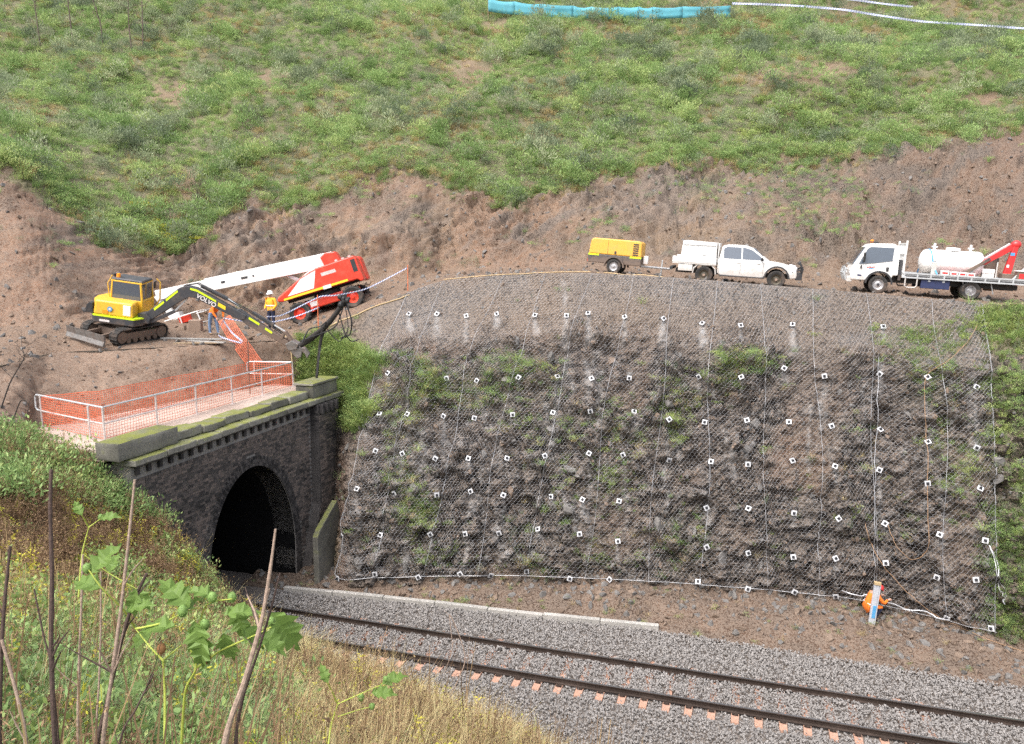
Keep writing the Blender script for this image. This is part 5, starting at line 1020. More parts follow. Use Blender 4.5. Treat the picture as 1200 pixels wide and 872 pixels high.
# ================================================================== RAILING, BARRIERS, TAPES
DZ = 6.6
pb = [at(x, y, Z=DZ) for x, y in ((50, 500), (106, 515), (123, 517), (183, 499), (235, 486), (279, 474), (318, 464), (346, 453), (299, 452))]
cor = pb[2]
for i in range(3, 8): pb[i][0] = cor[0]+(pb[7][0]-cor[0])*(i-2)/5*0  # one straight run over the parapet
rl = empty('handrail', tuple(cor), label='pale steel handrail round the three open sides of the tunnel deck', cat='railing'); c0 = np.array(cor)
for p in pb: MB().cyl(tuple(p-c0), tuple(p-c0+np.array([0, 0, .98])), .028, n=8).cyl(tuple(p-c0), tuple(p-c0+np.array([0, 0, .015])), .07, n=8).build('post', 'rail_pink', rl, True)
run = [pb[0], pb[2], pb[7], pb[8]]; z1, z2 = np.array([0, 0, .98]), np.array([0, 0, .5])
e0 = (pb[0]-pb[2])/np.linalg.norm(pb[0]-pb[2])*.3; e1 = (pb[8]-pb[7])/np.linalg.norm(pb[8]-pb[7])*.3
def rnd_end(p, e): return [p+z1-c0, p+e*.7+z1-c0, p+e+z1*.93-c0, p+e+z2*1.12-c0, p+e*.7+z2-c0, p+z2-c0]
MB().tube([tuple(q) for q in [p+z1-c0 for p in run]], .027, 8).build('top_rail', 'galv', rl, True); MB().tube([tuple(q) for q in [p+z2-c0 for p in run]], .024, 8).build('middle_rail', 'rail_pink', rl, True)
MB().tube([tuple(q) for q in rnd_end(pb[0], e0)], .027, 8).build('rounded_end', 'galv', rl, True); MB().tube([tuple(q) for q in rnd_end(pb[8], e1)], .027, 8).build('rounded_end', 'galv', rl, True)
def lattice(name, base, top, cell, strand, mat, label, sag=.02, nv=None, lean=None):
    """plastic barrier mesh between a bottom and a top line"""
    base, top = np.array(base, float), np.array(top, float); L = np.linalg.norm(np.diff(base, axis=0), axis=1).sum(); n = max(2, int(L/cell)); hgt = np.linalg.norm(top[0]-base[0]); m = nv or max(2, int(hgt/(cell*.8)))
    s = np.linspace(0, len(base)-1, n+1); ip = lambda C: np.stack([np.interp(s, np.arange(len(C)), C[:, k]) for k in range(3)], 1)
    Bq, Tq = ip(base), ip(top); Tq[:, 2] -= sag*np.abs(np.sin(np.linspace(0, math.pi*max(1, L/2), n+1))); V = []; F = []; o0 = base[0]
    nrm_ = np.cross(base[-1]-base[0], top[0]-base[0]); nrm_ /= np.linalg.norm(nrm_)
    G = Bq[:, None]+(Tq-Bq)[:, None]*np.linspace(0, 1, m+1)[None, :, None]; G = G+nrm_*((fbm(G*2.5, 2, 7)-.5)*.10)[..., None]
    up = (top[0]-base[0])/hgt*strand/2
    def quad(a, b, w): k = len(V); V.extend([a-w, b-w, b+w, a+w]); F.append((k, k+1, k+2, k+3))
    for j in range(m+1):
        for i in range(n): quad(G[i, j], G[i+1, j], up*(1.6 if j in (0, m) else 1))
    al_ = (base[-1]-base[0]); al_ = al_/np.linalg.norm(al_)*strand/2
    for i in range(n+1):
        for j in range(m): quad(G[i, j], G[i, j+1], al_)
    o = bpy.data.objects.new(name, npmesh(name, np.array(V)-o0, F, mat, False)); link(o); o.location = o0; md = o.modifiers.new('thick', 'SOLIDIFY'); md.thickness = .004
    return tag(o, label, 'barrier mesh', 'orange barrier meshes')
U = np.array([0, 0, 1.])
rb0 = [np.array([pb[0][0]-.05, pb[0][1]+.1, DZ-.05]), at(120, 494, Z=DZ), at(200, 475, Z=DZ), at(297, 454, Z=DZ)]
lattice('barrier_mesh', rb0, [p+U*1.0 for p in rb0], .085, .015, 'barrier_orange', 'orange plastic barrier mesh along the back of the tunnel deck')
rb1 = [pb[0]+np.array([.03, 0, .05]), pb[2]+np.array([-.04, .04, .05])]
lattice('barrier_mesh', rb1, [p+U*.92 for p in rb1], .10, .010, 'barrier_orange', 'orange mesh tied to the short left side of the handrail')
rb2 = [pb[2]+np.array([-.05, .05, .05]), pb[7]+np.array([-.05, -.05, .05])]
lattice('barrier_mesh', rb2, [p+U*.92 for p in rb2], .11, .010, 'barrier_orange', 'thin orange mesh tied along the long front of the handrail')
rb3 = [pb[7]+np.array([-.05, -.05, .05]), pb[8]+np.array([-.05, -.05, .05])]
lattice('barrier_mesh', rb3, [p+U*.92 for p in rb3], .10, .012, 'barrier_orange', 'orange mesh tied to the short right side of the handrail')
sl3 = []; 
for px, py in ((259, 380), (268, 396), (280, 414), (296, 436)):
    h = hit(px, py, BV_B, BV_UP); sl3.append(np.array(h[0])+np.array([0, -.15, .12]))
lattice('barrier_mesh', sl3, [p+np.array([.45, .2, .33]) for p in sl3], .085, .015, 'barrier_orange', 'orange barrier mesh strip hanging down the earth bank below the workers')
def stake(px, py, top, D, label, mat='post_orange', r=.022):
    p = at(px, py, D=D); g = ground(p[0], p[1], BV_UP, BV_F, BV_B); q = at(px, top, D=D); h = q[2]-(g-.1)
    o = MB().cyl((0, 0, 0), (.02, 0, h), r, r*.9, 6).ball((.02, 0, h), r*1.1, 6, 4).build('marker_stake', mat); o.location = (p[0], p[1], g-.1); tag(o, label, 'stake', 'marker stakes'); return q
stake(478, 343, 311, 34.0, 'orange marker stake at the left corner of the netting'); stake(373, 384, 346, 33.2, 'orange marker stake between the boom lift wheels'); stake(291, 424, 396, 29.3, 'dark metal stake holding the hanging orange mesh', 'dead_wood', .018)
def stripes(name, a, b, sc):
    m, n, bs = nodes(name); at_ = N(n, 'ShaderNodeUVMap'); w = N(n, 'ShaderNodeTexWave', wave_type='BANDS', bands_direction='DIAGONAL'); w.inputs['Scale'].default_value = sc; n.links.new(at_.outputs[0], w.inputs['Vector'])
    n.links.new(ramp(n, w.outputs['Fac'], [(.48, a), (.52, b)]), bs.inputs['Base Color']); bs.inputs['Roughness'].default_value = .5
stripes('tape', (.8, .82, .85), (.10, .14, .40), 1.6)
def tape(name, pts, label, w=.055, group='barrier tapes'):
    P = catmull(np.array(pts, float), np.linspace(0, len(pts)-1, 10*(len(pts)-1)+1)); me = bpy.data.meshes.new(name); V = []; F = []; k = len(P); L = np.concatenate([[0], np.cumsum(np.linalg.norm(np.diff(P, axis=0), axis=1))])
    for i, p in enumerate(P):
        tw = math.sin(L[i]*1.7)*.5; d = np.array([math.sin(tw)*.5*FW[0], math.sin(tw)*.5*FW[1], math.cos(tw)])*w/2; V += [tuple(p-d-P[0]), tuple(p+d-P[0])]
    F = [(2*i, 2*i+2, 2*i+3, 2*i+1) for i in range(k-1)]; me.from_pydata(V, [], F); uv = me.uv_layers.new(); me.materials.append(M('tape'))
    for pl in me.polygons:
        for li in pl.loop_indices: vi = me.loops[li].vertex_index; uv.data[li].uv = (L[vi//2]*3.0, (vi % 2)*.25)
    o = bpy.data.objects.new(name, me); link(o); o.location = P[0]; md = o.modifiers.new('thick', 'SOLIDIFY'); md.thickness = .002; return tag(o, label, 'barrier tape', group)
dd = lambda L, D: [at(x, y, D=D) for x, y in L]
tape('barrier_tape', [at(477, 314, D=33.9), at(430, 338, D=33.6), at(394, 346, D=33.4), at(374, 348, D=33.2), at(331, 369, D=32.6), at(312, 371, D=32.4)], 'upper blue and white tape strung from the corner stake past the boom lift')
tape('barrier_tape', [at(374, 360, D=33.15), at(349, 370, D=32.9), at(321, 377, D=32.5), at(291, 377, D=32.2), at(263, 373, D=32.0)], 'lower blue and white tape strung in front of the standing worker')
tape('barrier_tape', [at(263, 372, D=31.4), at(256, 392, D=31), at(268, 398, D=30.7), at(283, 402, D=30.4)], 'blue and white tape tangled along the edge of the hanging orange mesh')
tape('barrier_tape', [at(262, 376, D=31.2), at(272, 390, D=30.8), at(284, 400, D=30.3)], 'short blue and white tape crossing the hanging orange mesh', .09)
tape('barrier_tape', dd([(858, 4), (920, 6), (985, 11), (1030, 18), (1080, 25), (1140, 29), (1210, 34)], 61), 'long blue and white tape sagging across the top of the hill', .16)
tape('barrier_tape', dd([(970, -4), (1010, 1), (1040, 5), (1070, 8)], 66), 'short blue and white tape at the very top right of the hill', .16)
# silt fence on the crest
sf = [(572, -2, 9), (603, 2, 13), (635, 5, 16), (672, 7, 17), (693, 8, 18), (725, 8, 18), (749, 8, 18), (765, 8.5, 18), (800, 8, 17), (856, 7, 16)]
fo = at(700, 17, D=61.2); sfe = empty('silt_fence', tuple(fo), label='teal silt fence cloth sagging between posts along the hill crest', cat='silt fence')
def gz(p): g = ground(p[0], p[1]); return g if g is not None else p[2]
tops = [at(x, a, D=61.2) for x, a, b in sf]; bots = [np.array([q[0], q[1], q[2]-(b-a)*61.2/FOC]) for q, (x, a, b) in zip(tops, sf)]
for q, b in zip(tops, bots): MB().cyl(tuple(np.array([b[0], b[1], min(b[2], gz(b))-.2])-fo), tuple(q-fo+np.array([0, 0, .06])), .035, n=6).build('post', 'wood', sfe)
for i in range(len(tops)-1):
    n = 8; V = []; 
    for k in range(n+1):
        t_ = k/n; s_ = 4*t_*(1-t_); a = lerp(tops[i], tops[i+1], t_)-U*.10*s_; b = lerp(bots[i], bots[i+1], t_)-U*.25
        off = np.array([FW[0], FW[1], 0])*-(.06+.10*s_*((i*7 % 3)-1))
        for j in range(4): V.append(tuple(lerp(b, a, j/3)+off*(1+.6*math.sin(j*2.1+i))-fo))
    m = MB(); m.v = V; m.f = [(k*4+j, (k+1)*4+j, (k+1)*4+j+1, k*4+j+1) for k in range(n) for j in range(3)]; o = m.build('cloth_panel', 'silt_cloth', sfe, True); md = o.modifiers.new('thick', 'SOLIDIFY'); md.thickness = .01
# hoses, ropes, drill tube at the slope
def netline(pts, lift=.05, n=8):
    C = np.array(pts, float); Q = catmull(C, np.linspace(0, len(C)-1, n*(len(C)-1)+1)); out = []
    for x, y in Q:
        h = hit(x, y, BV_NET, BV_F, BV_T); out.append(tuple(h[0]+h[1]*lift))
    return out
tag(MB().tube(netline([(1014, 612), (1022, 640), (1040, 668), (1070, 700), (1110, 728), (1150, 748), (1190, 762), (1230, 775)]), .010, 5).build('rope', 'rope_orange', smooth=True), 'long orange rope trailing down from the netting to the lower right ground', 'rope', 'ropes on the slope')
tag(MB().tube(netline([(1040, 615), (1052, 640), (1066, 655), (1082, 650), (1088, 630), (1086, 520), (1085, 442), (1110, 425), (1135, 400), (1146, 380)]), .009, 5).build('rope', 'rope_orange', smooth=True), 'looped orange rope hanging beside the right edge of the netting', 'rope', 'ropes on the slope')
tag(MB().tube(netline([(1030, 418), (1027, 500), (1025, 580), (1025, 640), (1025, 682)]), .010, 6).build('suspension_cable', 'wire', smooth=True), 'steel cable running down the netting to the grey drill mast', 'cable')
tag(MB().tube(gline([(480, 343, 30.6), (440, 358, 30.2), (400, 376, 29.6), (365, 391, 28.9), (345, 397, 28.3), (330, 390, 29)], .04), .028, 6).build('air_hose', 'hose', smooth=True), 'tan hose lying along the edge of the muddy ramp', 'hose')
tag(MB().tube(gline([(520, 330, 31.7), (560, 325, 31.9), (620, 321, 32), (660, 321, 32.2), (690, 320, 32.2)], .04), .02, 6).build('air_hose', 'hose', smooth=True), 'thin tan hose along the top edge of the netting', 'hose')
tag(MB().tube(netline([(1164, 655), (1160, 640), (1168, 665), (1172, 690), (1178, 706)], .06), .018, 5).tube(netline([(1160, 640), (1166, 668), (1180, 700)], .06), .012, 5).build('frayed_rope', 'wire_bright', smooth=True), 'pale frayed rope hanging beside the lower right corner of netting', 'rope', 'ropes on the slope')
pm = hit(1018, 730, BV_T, BV_F); mast0 = Vector(at(1021, 731, D=(np.array(pm[0])-CAMP)@FW-.15))
ms = empty('drill_mast', tuple(mast0), label='upright grey drill mast with blue label beside the crouching worker', cat='drill mast'); mh = 49*((np.array(mast0)-CAMP)@FW)/FOC
MB().box((0, 0, mh/2), (.13, .05, mh)).box((.09, .02, mh/2), (.04, .09, mh)).box((-.075, .02, mh/2), (.03, .09, mh)).build('mast_rail', 'tube_grey', ms, bevel=.008); MB().box((.02, -.03, .42), (.10, .012, .42)).build('blue_label', 'strap_blue', ms); MB().box((.0, 0, mh+.04), (.2, .12, .08)).build('head', 'hose', ms)
for s in (-.06, .08): MB().cyl((s, 0, -.25), (s, 0, .02), .02, n=6).build('foot', 'galv', ms)
ms.rotation_euler = (0, R(4), 0)
tag(MB().tube(netline([(985, 690), (1010, 697), (1040, 707), (1080, 717), (1115, 724)], .12), .022, 6).build('steel_pipe', 'wire_bright', smooth=True), 'long bright steel pipe lying along the bottom edge of the netting', 'pipe')
# ---------------------------------------------------------------- log with torn cables held by the grapple
lb = at(366, 412, D=29.2); lt = at(404, 352, D=28.8)
lg = empty('tangled_log', tuple(lb), label='dark leaning trunk wrapped in black cables at the end of the excavator arm', cat='log')
A0 = np.array([0, 0, 0.]); A1 = lt-lb
crv = lambda a, b, bend, n=8: [tuple(lerp(np.array(a), np.array(b), k/n)+np.array(bend)*math.sin(math.pi*k/n)) for k in range(n+1)]
MB().tube(crv(at(352, 405, D=29.4)-lb, A1, (.12, 0, -.12)), [.10, .11, .12, .11, .10, .10, .09, .10, .08], 9).build('trunk', 'bark_black', lg, True)
kn = MB(); rr2 = random.Random(4)
for k in range(7): kn.ball(tuple(A1+np.array([rr2.uniform(-.2, .2), rr2.uniform(-.1, .1), rr2.uniform(-.25, .15)])), rr2.uniform(.06, .12), 7, 5)
kn.build('knot_of_cable', 'cable', lg)
for pts in ([(404, 352), (412, 375), (410, 392), (400, 396)], [(404, 354), (395, 380), (384, 388), (352, 400)], [(390, 368), (378, 395), (374, 420), (372, 440)], [(404, 356), (408, 385), (398, 400), (388, 392), (380, 380)], [(396, 362), (404, 390), (412, 400), (420, 398)], [(388, 372), (376, 382), (362, 386), (354, 402)]):
    MB().tube([tuple(p) for p in catmull(np.array([at(x, y, D=29.0+rr2.uniform(-.4, .3))-lb for x, y in pts]), np.linspace(0, len(pts)-1, 18))], rr2.uniform(.018, .03), 5).build('cable', 'cable', lg, True)
MB().tube([tuple(at(378, 385, D=29)-lb), tuple(at(374, 410, D=29.1)-lb), tuple(at(371, 443, D=29.2)-lb)], .05, 6).build('broken_stake', 'bark_black', lg, True)
pkm = [at(210+k*13, 398-k*1.2, D=33.0) for k in range(3)]
for k, (px, py, L_, an, nm) in enumerate([(225, 400, 2.4, 6, 'grey plank lying nearest the platform edge by the excavator track'), (236, 394, 2.0, -8, 'pale plank lying behind the excavator track on the platform'), (232, 402, 1.8, 20, 'short brown plank lying across the platform edge')]):
    p = at(px, py, D=31.5-k*.3); g = ground(p[0], p[1], BV_UP, BV_B); o = MB().box((0, 0, .03), (L_, .24, .05)).build('plank', 'wood' if k == 2 else 'concrete', bevel=.01); o.location = (p[0], p[1], g+.02); o.rotation_euler = (0, .03, yaw+R(an)); tag(o, nm, 'plank', 'planks on the platform')
cbx = at(230, 388, D=33.5); o = MB().box((0, 0, .25), (.5, .4, .5)).build('cardboard_box', 'pale_stalk', bevel=.015); o.location = (cbx[0], cbx[1], ground(cbx[0], cbx[1])-.02); o.rotation_euler = (0, 0, .4); tag(o, 'pinkish box standing on the ground under the white lift basket', 'box')
# ================================================================== PEOPLE
def body(name, J, E, mats, pick, root_j):
    """one continuous skinned figure from joints {name:(pos, radius)}"""
    ks_ = list(J); me = bpy.data.meshes.new(name); me.from_pydata([J[k][0] for k in ks_], [(ks_.index(a), ks_.index(b)) for a, b in E], [])
    o = bpy.data.objects.new(name, me); COL.objects.link(o); o.modifiers.new('skin', 'SKIN'); sv = me.skin_vertices[0].data
    for i, k in enumerate(ks_):
        r = J[k][1]; sv[i].radius = r if isinstance(r, tuple) else (r, r); sv[i].use_root = k == root_j
    sd_ = o.modifiers.new('sub', 'SUBSURF'); sd_.levels = 2; sd_.render_levels = 2
    m2 = bpy.data.meshes.new_from_object(o.evaluated_get(bpy.context.evaluated_depsgraph_get())); bpy.data.objects.remove(o); m2.name = name
    m2.materials.clear()
    for m in mats: m2.materials.append(M(m))
    for p in m2.polygons: p.use_smooth = True; p.material_index = pick(p.center)
    return m2
def fingers(J, side, w, d, n_):
    """five tapered fingers on a palm at the end of a forearm: w wrist, d direction, n_ palm normal"""
    w, d, n_ = Vector(w), Vector(d).normalized(), Vector(n_).normalized(); s = d.cross(n_); m = MB()
    m.tube([w, w+d*.05, w+d*.095], [.030, .042, .036], 8)
    for k, L in enumerate((.068, .078, .074, .058)):
        b = w+d*.088+s*(.028-k*.019); m.tube([b, b+d*L*.5+n_*.006, b+d*L*.85+n_*.022, b+d*L*.95+n_*.034], [.0095, .009, .0085, .006], 6)
    b = w+d*.03+s*.036; m.tube([b, b+d*.035+s*.025, b+d*.065+s*.03+n_*.012], [.011, .010, .007], 6); return m
def person(label, J, E, mats, pick, hat, loc, rotz, hands, vest=None, lean=None):
    root = empty('person', loc, (0, 0, rotz), label=label, cat='person'); me = body('body', J, E, mats, pick, 'pelvis'); o = bpy.data.objects.new('body', me); link(o, root)
    for h_ in hands: fingers(J, 1, *h_).build('hand', 'skin', root, True)
    hc = Vector(J['head'][0]); up_ = (hc-Vector(J['neck'][0])).normalized(); fwd = Vector((1, 0, 0)); fwd = (fwd-up_*fwd.dot(up_)).normalized(); rm = Matrix((fwd, up_.cross(fwd), up_)).transposed()
    m = MB(); m.ball((.105, 0, -.005), .018, 6, 5, (1, .8, 1.5)); m.ball((0, .088, 0), .022, 6, 5, (.8, .4, 1.3)); m.ball((0, -.088, 0), .022, 6, 5, (.8, .4, 1.3)); m.box((.088, 0, -.055), (.02, .05, .012))
    m.v = [tuple(hc+rm @ Vector(v)) for v in m.v]; m.build('face', 'skin', root, True)
    m = MB(); m.ball((.083, .034, .02), .012, 6, 4); m.ball((.083, -.034, .02), .012, 6, 4); m.v = [tuple(hc+rm @ Vector(v)) for v in m.v]; m.build('eyes', 'bolt_dark', root)
    m = MB(); m.lathe([(.0, .128), (.03, .126), (.075, .112), (.115, .075), (.135, 0)], (0, 0, .03), 'z', 16); m.lathe([(-.004, .10), (-.006, .150), (.004, .150), (.008, .12)], (.015, 0, .03), 'z', 16); m.prism([(.1, -.07), (.2, -.045), (.2, .045), (.1, .07)], .025, .036, 'z'); m.v = [tuple(hc+rm @ Vector(v)) for v in m.v]
    m.build('hard_hat', hat, root, True)
    for v in vest or []:
        q = MB().lathe([(-.025, v[1]), (.025, v[1])], (0, 0, 0), 'z', 16); q.v = [(x*.72+v[0][0], y*1.12+v[0][1], z+v[0][2]) for x, y, z in q.v]; qo = q.build('reflective_band', 'reflect', root, True); md = qo.modifiers.new('thick', 'SOLIDIFY'); md.thickness = .006
    return root
EDG = [('pelvis', 'waist'), ('waist', 'chest'), ('chest', 'neckb'), ('neckb', 'neck'), ('neck', 'head'), ('head', 'crown')]
for s in 'lr': EDG += [('pelvis', 'hip'+s), ('hip'+s, 'knee'+s), ('knee'+s, 'ankle'+s), ('ankle'+s, 'toe'+s), ('neckb', 'sh'+s), ('sh'+s, 'elb'+s), ('elb'+s, 'wr'+s)]
# standing worker
J = {'pelvis': ((0, 0, .96), (.14, .17)), 'waist': ((0, 0, 1.12), (.14, .175)), 'chest': ((.01, 0, 1.30), (.15, .20)), 'neckb': ((0, 0, 1.44), (.09, .11)), 'neck': ((.01, 0, 1.52), .058), 'head': ((.03, 0, 1.64), .095), 'crown': ((.03, 0, 1.71), .08)}
for s, q in (('l', 1), ('r', -1)):
    J.update({'hip'+s: ((0, q*.10, .90), .105), 'knee'+s: ((.03, q*.12, .50), .075), 'ankle'+s: ((-.01, q*.13, .10), .055), 'toe'+s: ((.15, q*.15, .05), .045), 'sh'+s: ((0, q*.20, 1.42), .075), 'elb'+s: ((-.02, q*.27, 1.16), .06), 'wr'+s: ((.16, q*.22, 1.0), .042)})
def pickA(c): return 0 if c.z > 1.50 else 3 if c.z < .11 else 1 if c.z > .93 or abs(c.y) > .24 and c.z > .8 else 2
wp = at(319, 389, D=34.0); wz = ground(wp[0], wp[1])
person('standing worker in orange jacket and white hard hat beside the boom lift', J, EDG, ['skin', 'hivis_lemon', 'navy', 'boot'], pickA, 'hat_white', (wp[0], wp[1], wz-.02), R(-95), [((.165, .22, .995), (.9, -.2, -.3), (0, -1, .2)), ((.165, -.22, .995), (.9, .2, -.3), (0, 1, .2))], vest=[((0, 0, 1.14), .205)])
# bending worker behind the excavator boom
J = {'pelvis': ((0, 0, .93), (.14, .17)), 'waist': ((.10, 0, 1.06), (.14, .175)), 'chest': ((.26, 0, 1.18), (.15, .20)), 'neckb': ((.38, 0, 1.26), (.09, .11)), 'neck': ((.46, 0, 1.30), .058), 'head': ((.57, 0, 1.33), .095), 'crown': ((.63, 0, 1.36), .08)}
for s, q in (('l', 1), ('r', -1)):
    J.update({'hip'+s: ((0, q*.10, .87), .105), 'knee'+s: ((.08*q, q*.12, .48), .072), 'ankle'+s: ((.02+.1*q, q*.13, .10), .052), 'toe'+s: ((.18+.1*q, q*.14, .05), .045), 'sh'+s: ((.34, q*.20, 1.22), .075), 'elb'+s: ((.40, q*.24, .98), .058), 'wr'+s: ((.52, q*.16, .78), .04)})
def pickB(c): return 0 if c.x > .44 and c.z > 1.22 else 3 if c.z < .11 else 1 if c.z > .98 or c.x > .28 else 2
wp = at(251, 397, D=33.0); wz = ground(wp[0], wp[1])
person('bending worker in orange shirt and blue jeans behind the excavator boom', J, EDG, ['skin', 'hivis_orange', 'denim', 'boot'], pickB, 'hat_white', (wp[0], wp[1], wz-.02), R(-20), [((.525, .16, .775), (.5, 0, -.85), (-.5, 0, -.3)), ((.525, -.16, .775), (.5, 0, -.85), (-.5, 0, -.3))])
# crouching worker at the slope toe, back to the camera
J = {'pelvis': ((-.05, 0, .36), (.15, .17)), 'waist': ((.02, 0, .52), (.15, .175)), 'chest': ((.14, 0, .70), (.155, .20)), 'neckb': ((.24, 0, .82), (.09, .11)), 'neck': ((.29, 0, .89), .058), 'head': ((.35, 0, .98), .095), 'crown': ((.37, 0, 1.05), .08)}
for s, q in (('l', 1), ('r', -1)):
    J.update({'hip'+s: ((-.02, q*.12, .34), .105), 'knee'+s: ((.36, q*.2, .46), .075), 'ankle'+s: ((.12, q*.18, .10), .055), 'toe'+s: ((.27, q*.2, .05), .045), 'sh'+s: ((.2, q*.21, .79), .078), 'elb'+s: ((.36, q*.28, .6), .06), 'wr'+s: ((.56, q*.18, .66), .042)})
def pickC(c): return 0 if c.z > .86 else 2 if c.z < .1 else 3 if c.z < .44 and c.x > .12 and c.y < 0 else 1
wp = pm[0]
cw_ = Vector(at(1016, 728, D=((np.array(wp)-CAMP)@FW)+.25)); cz = ground(cw_.x, cw_.y, BV_T)
person('crouching worker in orange overalls behind the grey drill mast', J, EDG, ['skin', 'hivis_orange', 'boot', 'navy'], pickC, 'hat_red', (cw_.x, cw_.y, (cz if cz is not None else cw_.z)-.02), R(28), [((.57, .18, .66), (1, -.1, .1), (0, 0, -1)), ((.57, -.18, .66), (1, .1, .1), (0, 0, -1))], vest=[((.05, 0, .55), .21)])
# ================================================================== VEGETATION
def leafquads(mb, p, d, n_, L, w, fold=.0):
    d = d.normalized(); s = d.cross(n_).normalized(); k = len(mb.v); m = p+d*L*.45
    mb.v += [tuple(p), tuple(m+s*w*.5+n_*fold), tuple(p+d*L), tuple(m-s*w*.5+n_*fold)]; mb.f += [(k, k+1, k+2, k+3)]
def rv(r): return Vector((r.gauss(0, 1), r.gauss(0, 1), r.gauss(0, 1))).normalized()
def clump(name, mat, seed, n=110, leaf=.17, wide=.4, h=.9, up=.5):
    r = random.Random(seed); mb = MB()
    lob = [(Vector((r.uniform(-.5, .5), r.uniform(-.5, .5), r.uniform(.15, h*.7))), r.uniform(.3, .55)) for _ in range(6)]
    for _ in range(n):
        c, rad = r.choice(lob); q = rv(r); q.z = abs(q.z)*.9-.15; p = c+q*rad*r.uniform(.55, 1.05); p.z = max(p.z, .0)
        d = (q+Vector((0, 0, up))+rv(r)*.6).normalized(); leafquads(mb, p, d, (rv(r)+Vector((0, 0, .8))).normalized(), leaf*r.uniform(.6, 1.3), leaf*wide*r.uniform(.7, 1.2))
    return mb_mesh(mb, name, mat)
def mb_mesh(mb, name, mat):
    me = bpy.data.meshes.new(name); me.from_pydata(mb.v, [], mb.f); me.materials.append(M(mat)); return me
def blades(name, mat, seed, n=34, h=1., spread=.35, w=.022, bend=.45, seg=3):
    r = random.Random(seed); mb = MB()
    for _ in range(n):
        a = r.uniform(0, 6.28); rad = spread*math.sqrt(r.random())*.5; b = Vector((math.cos(a)*rad, math.sin(a)*rad, 0)); out = Vector((math.cos(a+r.gauss(0, .7)), math.sin(a+r.gauss(0, .7)), 0)); hh = h*r.uniform(.55, 1.1); bd = bend*r.uniform(.3, 1.3); s = out.cross(Vector((0, 0, 1))).normalized(); s = (s+Vector((0, 0, r.uniform(-.2, .2)))).normalized(); k = len(mb.v)
        for j in range(seg+1):
            t_ = j/seg; p = b+out*(spread*.3*t_+bd*hh*t_*t_)+Vector((0, 0, hh*(t_-.35*bd*t_*t_))); ww = w*(1-t_*.9)
            mb.v += [tuple(p-s*ww), tuple(p+s*ww)]
        mb.f += [(k+2*j, k+2*j+1, k+2*j+3, k+2*j+2) for j in range(seg)]
    return mb_mesh(mb, name, mat)
def weed(name, mat, seed, stems=7, h=1., leaf=.07, wide=.45, per=16, sw=.008, droop=.2):
    """upright stems carrying small leaves or dry seed heads"""
    r = random.Random(seed); mb = MB()
    for _ in range(stems):
        a = r.uniform(0, 6.28); b = Vector((r.uniform(-.25, .25), r.uniform(-.25, .25), 0)); top = b+Vector((math.cos(a)*.35*r.random(), math.sin(a)*.35*r.random(), h*r.uniform(.6, 1.1))); s = Vector((-math.sin(a), math.cos(a), 0)); k = len(mb.v)
        for p, ww in ((b, sw), (lerp(b, top, .5)+rv(r)*.04, sw*.8), (top, sw*.4)): mb.v += [tuple(p-s*ww), tuple(p+s*ww)]
        mb.f += [(k, k+1, k+3, k+2), (k+2, k+3, k+5, k+4)]
        for q in range(per):
            t_ = r.uniform(.2, 1.02); p = lerp(b, top, t_)+rv(r)*.05; d = rv(r)+Vector((0, 0, .3-droop)); leafquads(mb, p, d, rv(r), leaf*r.uniform(.5, 1.3), leaf*wide*r.uniform(.6, 1.2))
            if q % 3 == 0:
                k = len(mb.v); e = p+d.normalized()*leaf*2; mb.v += [tuple(p-s*sw*.4), tuple(p+s*sw*.4), tuple(e)]; mb.f += [(k, k+1, k+2)]
                for _2 in range(3): leafquads(mb, e+rv(r)*leaf*.4, rv(r), rv(r), leaf*.7, leaf*wide*.7)
    return mb_mesh(mb, name, mat)
def put(name, P, n, wt, kinds, smin, smax, protos, tintf=None, sink=.05, flat=1.):
    """kinds: function(points)->index; weights pick cells by surface"""
    p, i, j = onsurf(P, n, wt); k = kinds(p); s = rng.uniform(smin, smax, n)*(.75+.5*fbm(p*.5, 2, 201)); rot = np.stack([rng.normal(0, .12, n), rng.normal(0, .12, n), rng.uniform(0, 6.28, n)], -1)
    tt = np.clip(.15+.55*fbm(p*.35, 3, 203)+rng.normal(0, .17, n), 0, .8) if tintf is None else tintf(p)
    p = p-np.array([0, 0, 1])*(s*sink)[:, None]
    scatter(name, p, rot, np.stack([s, s, s*flat], -1), k, tt, protos)
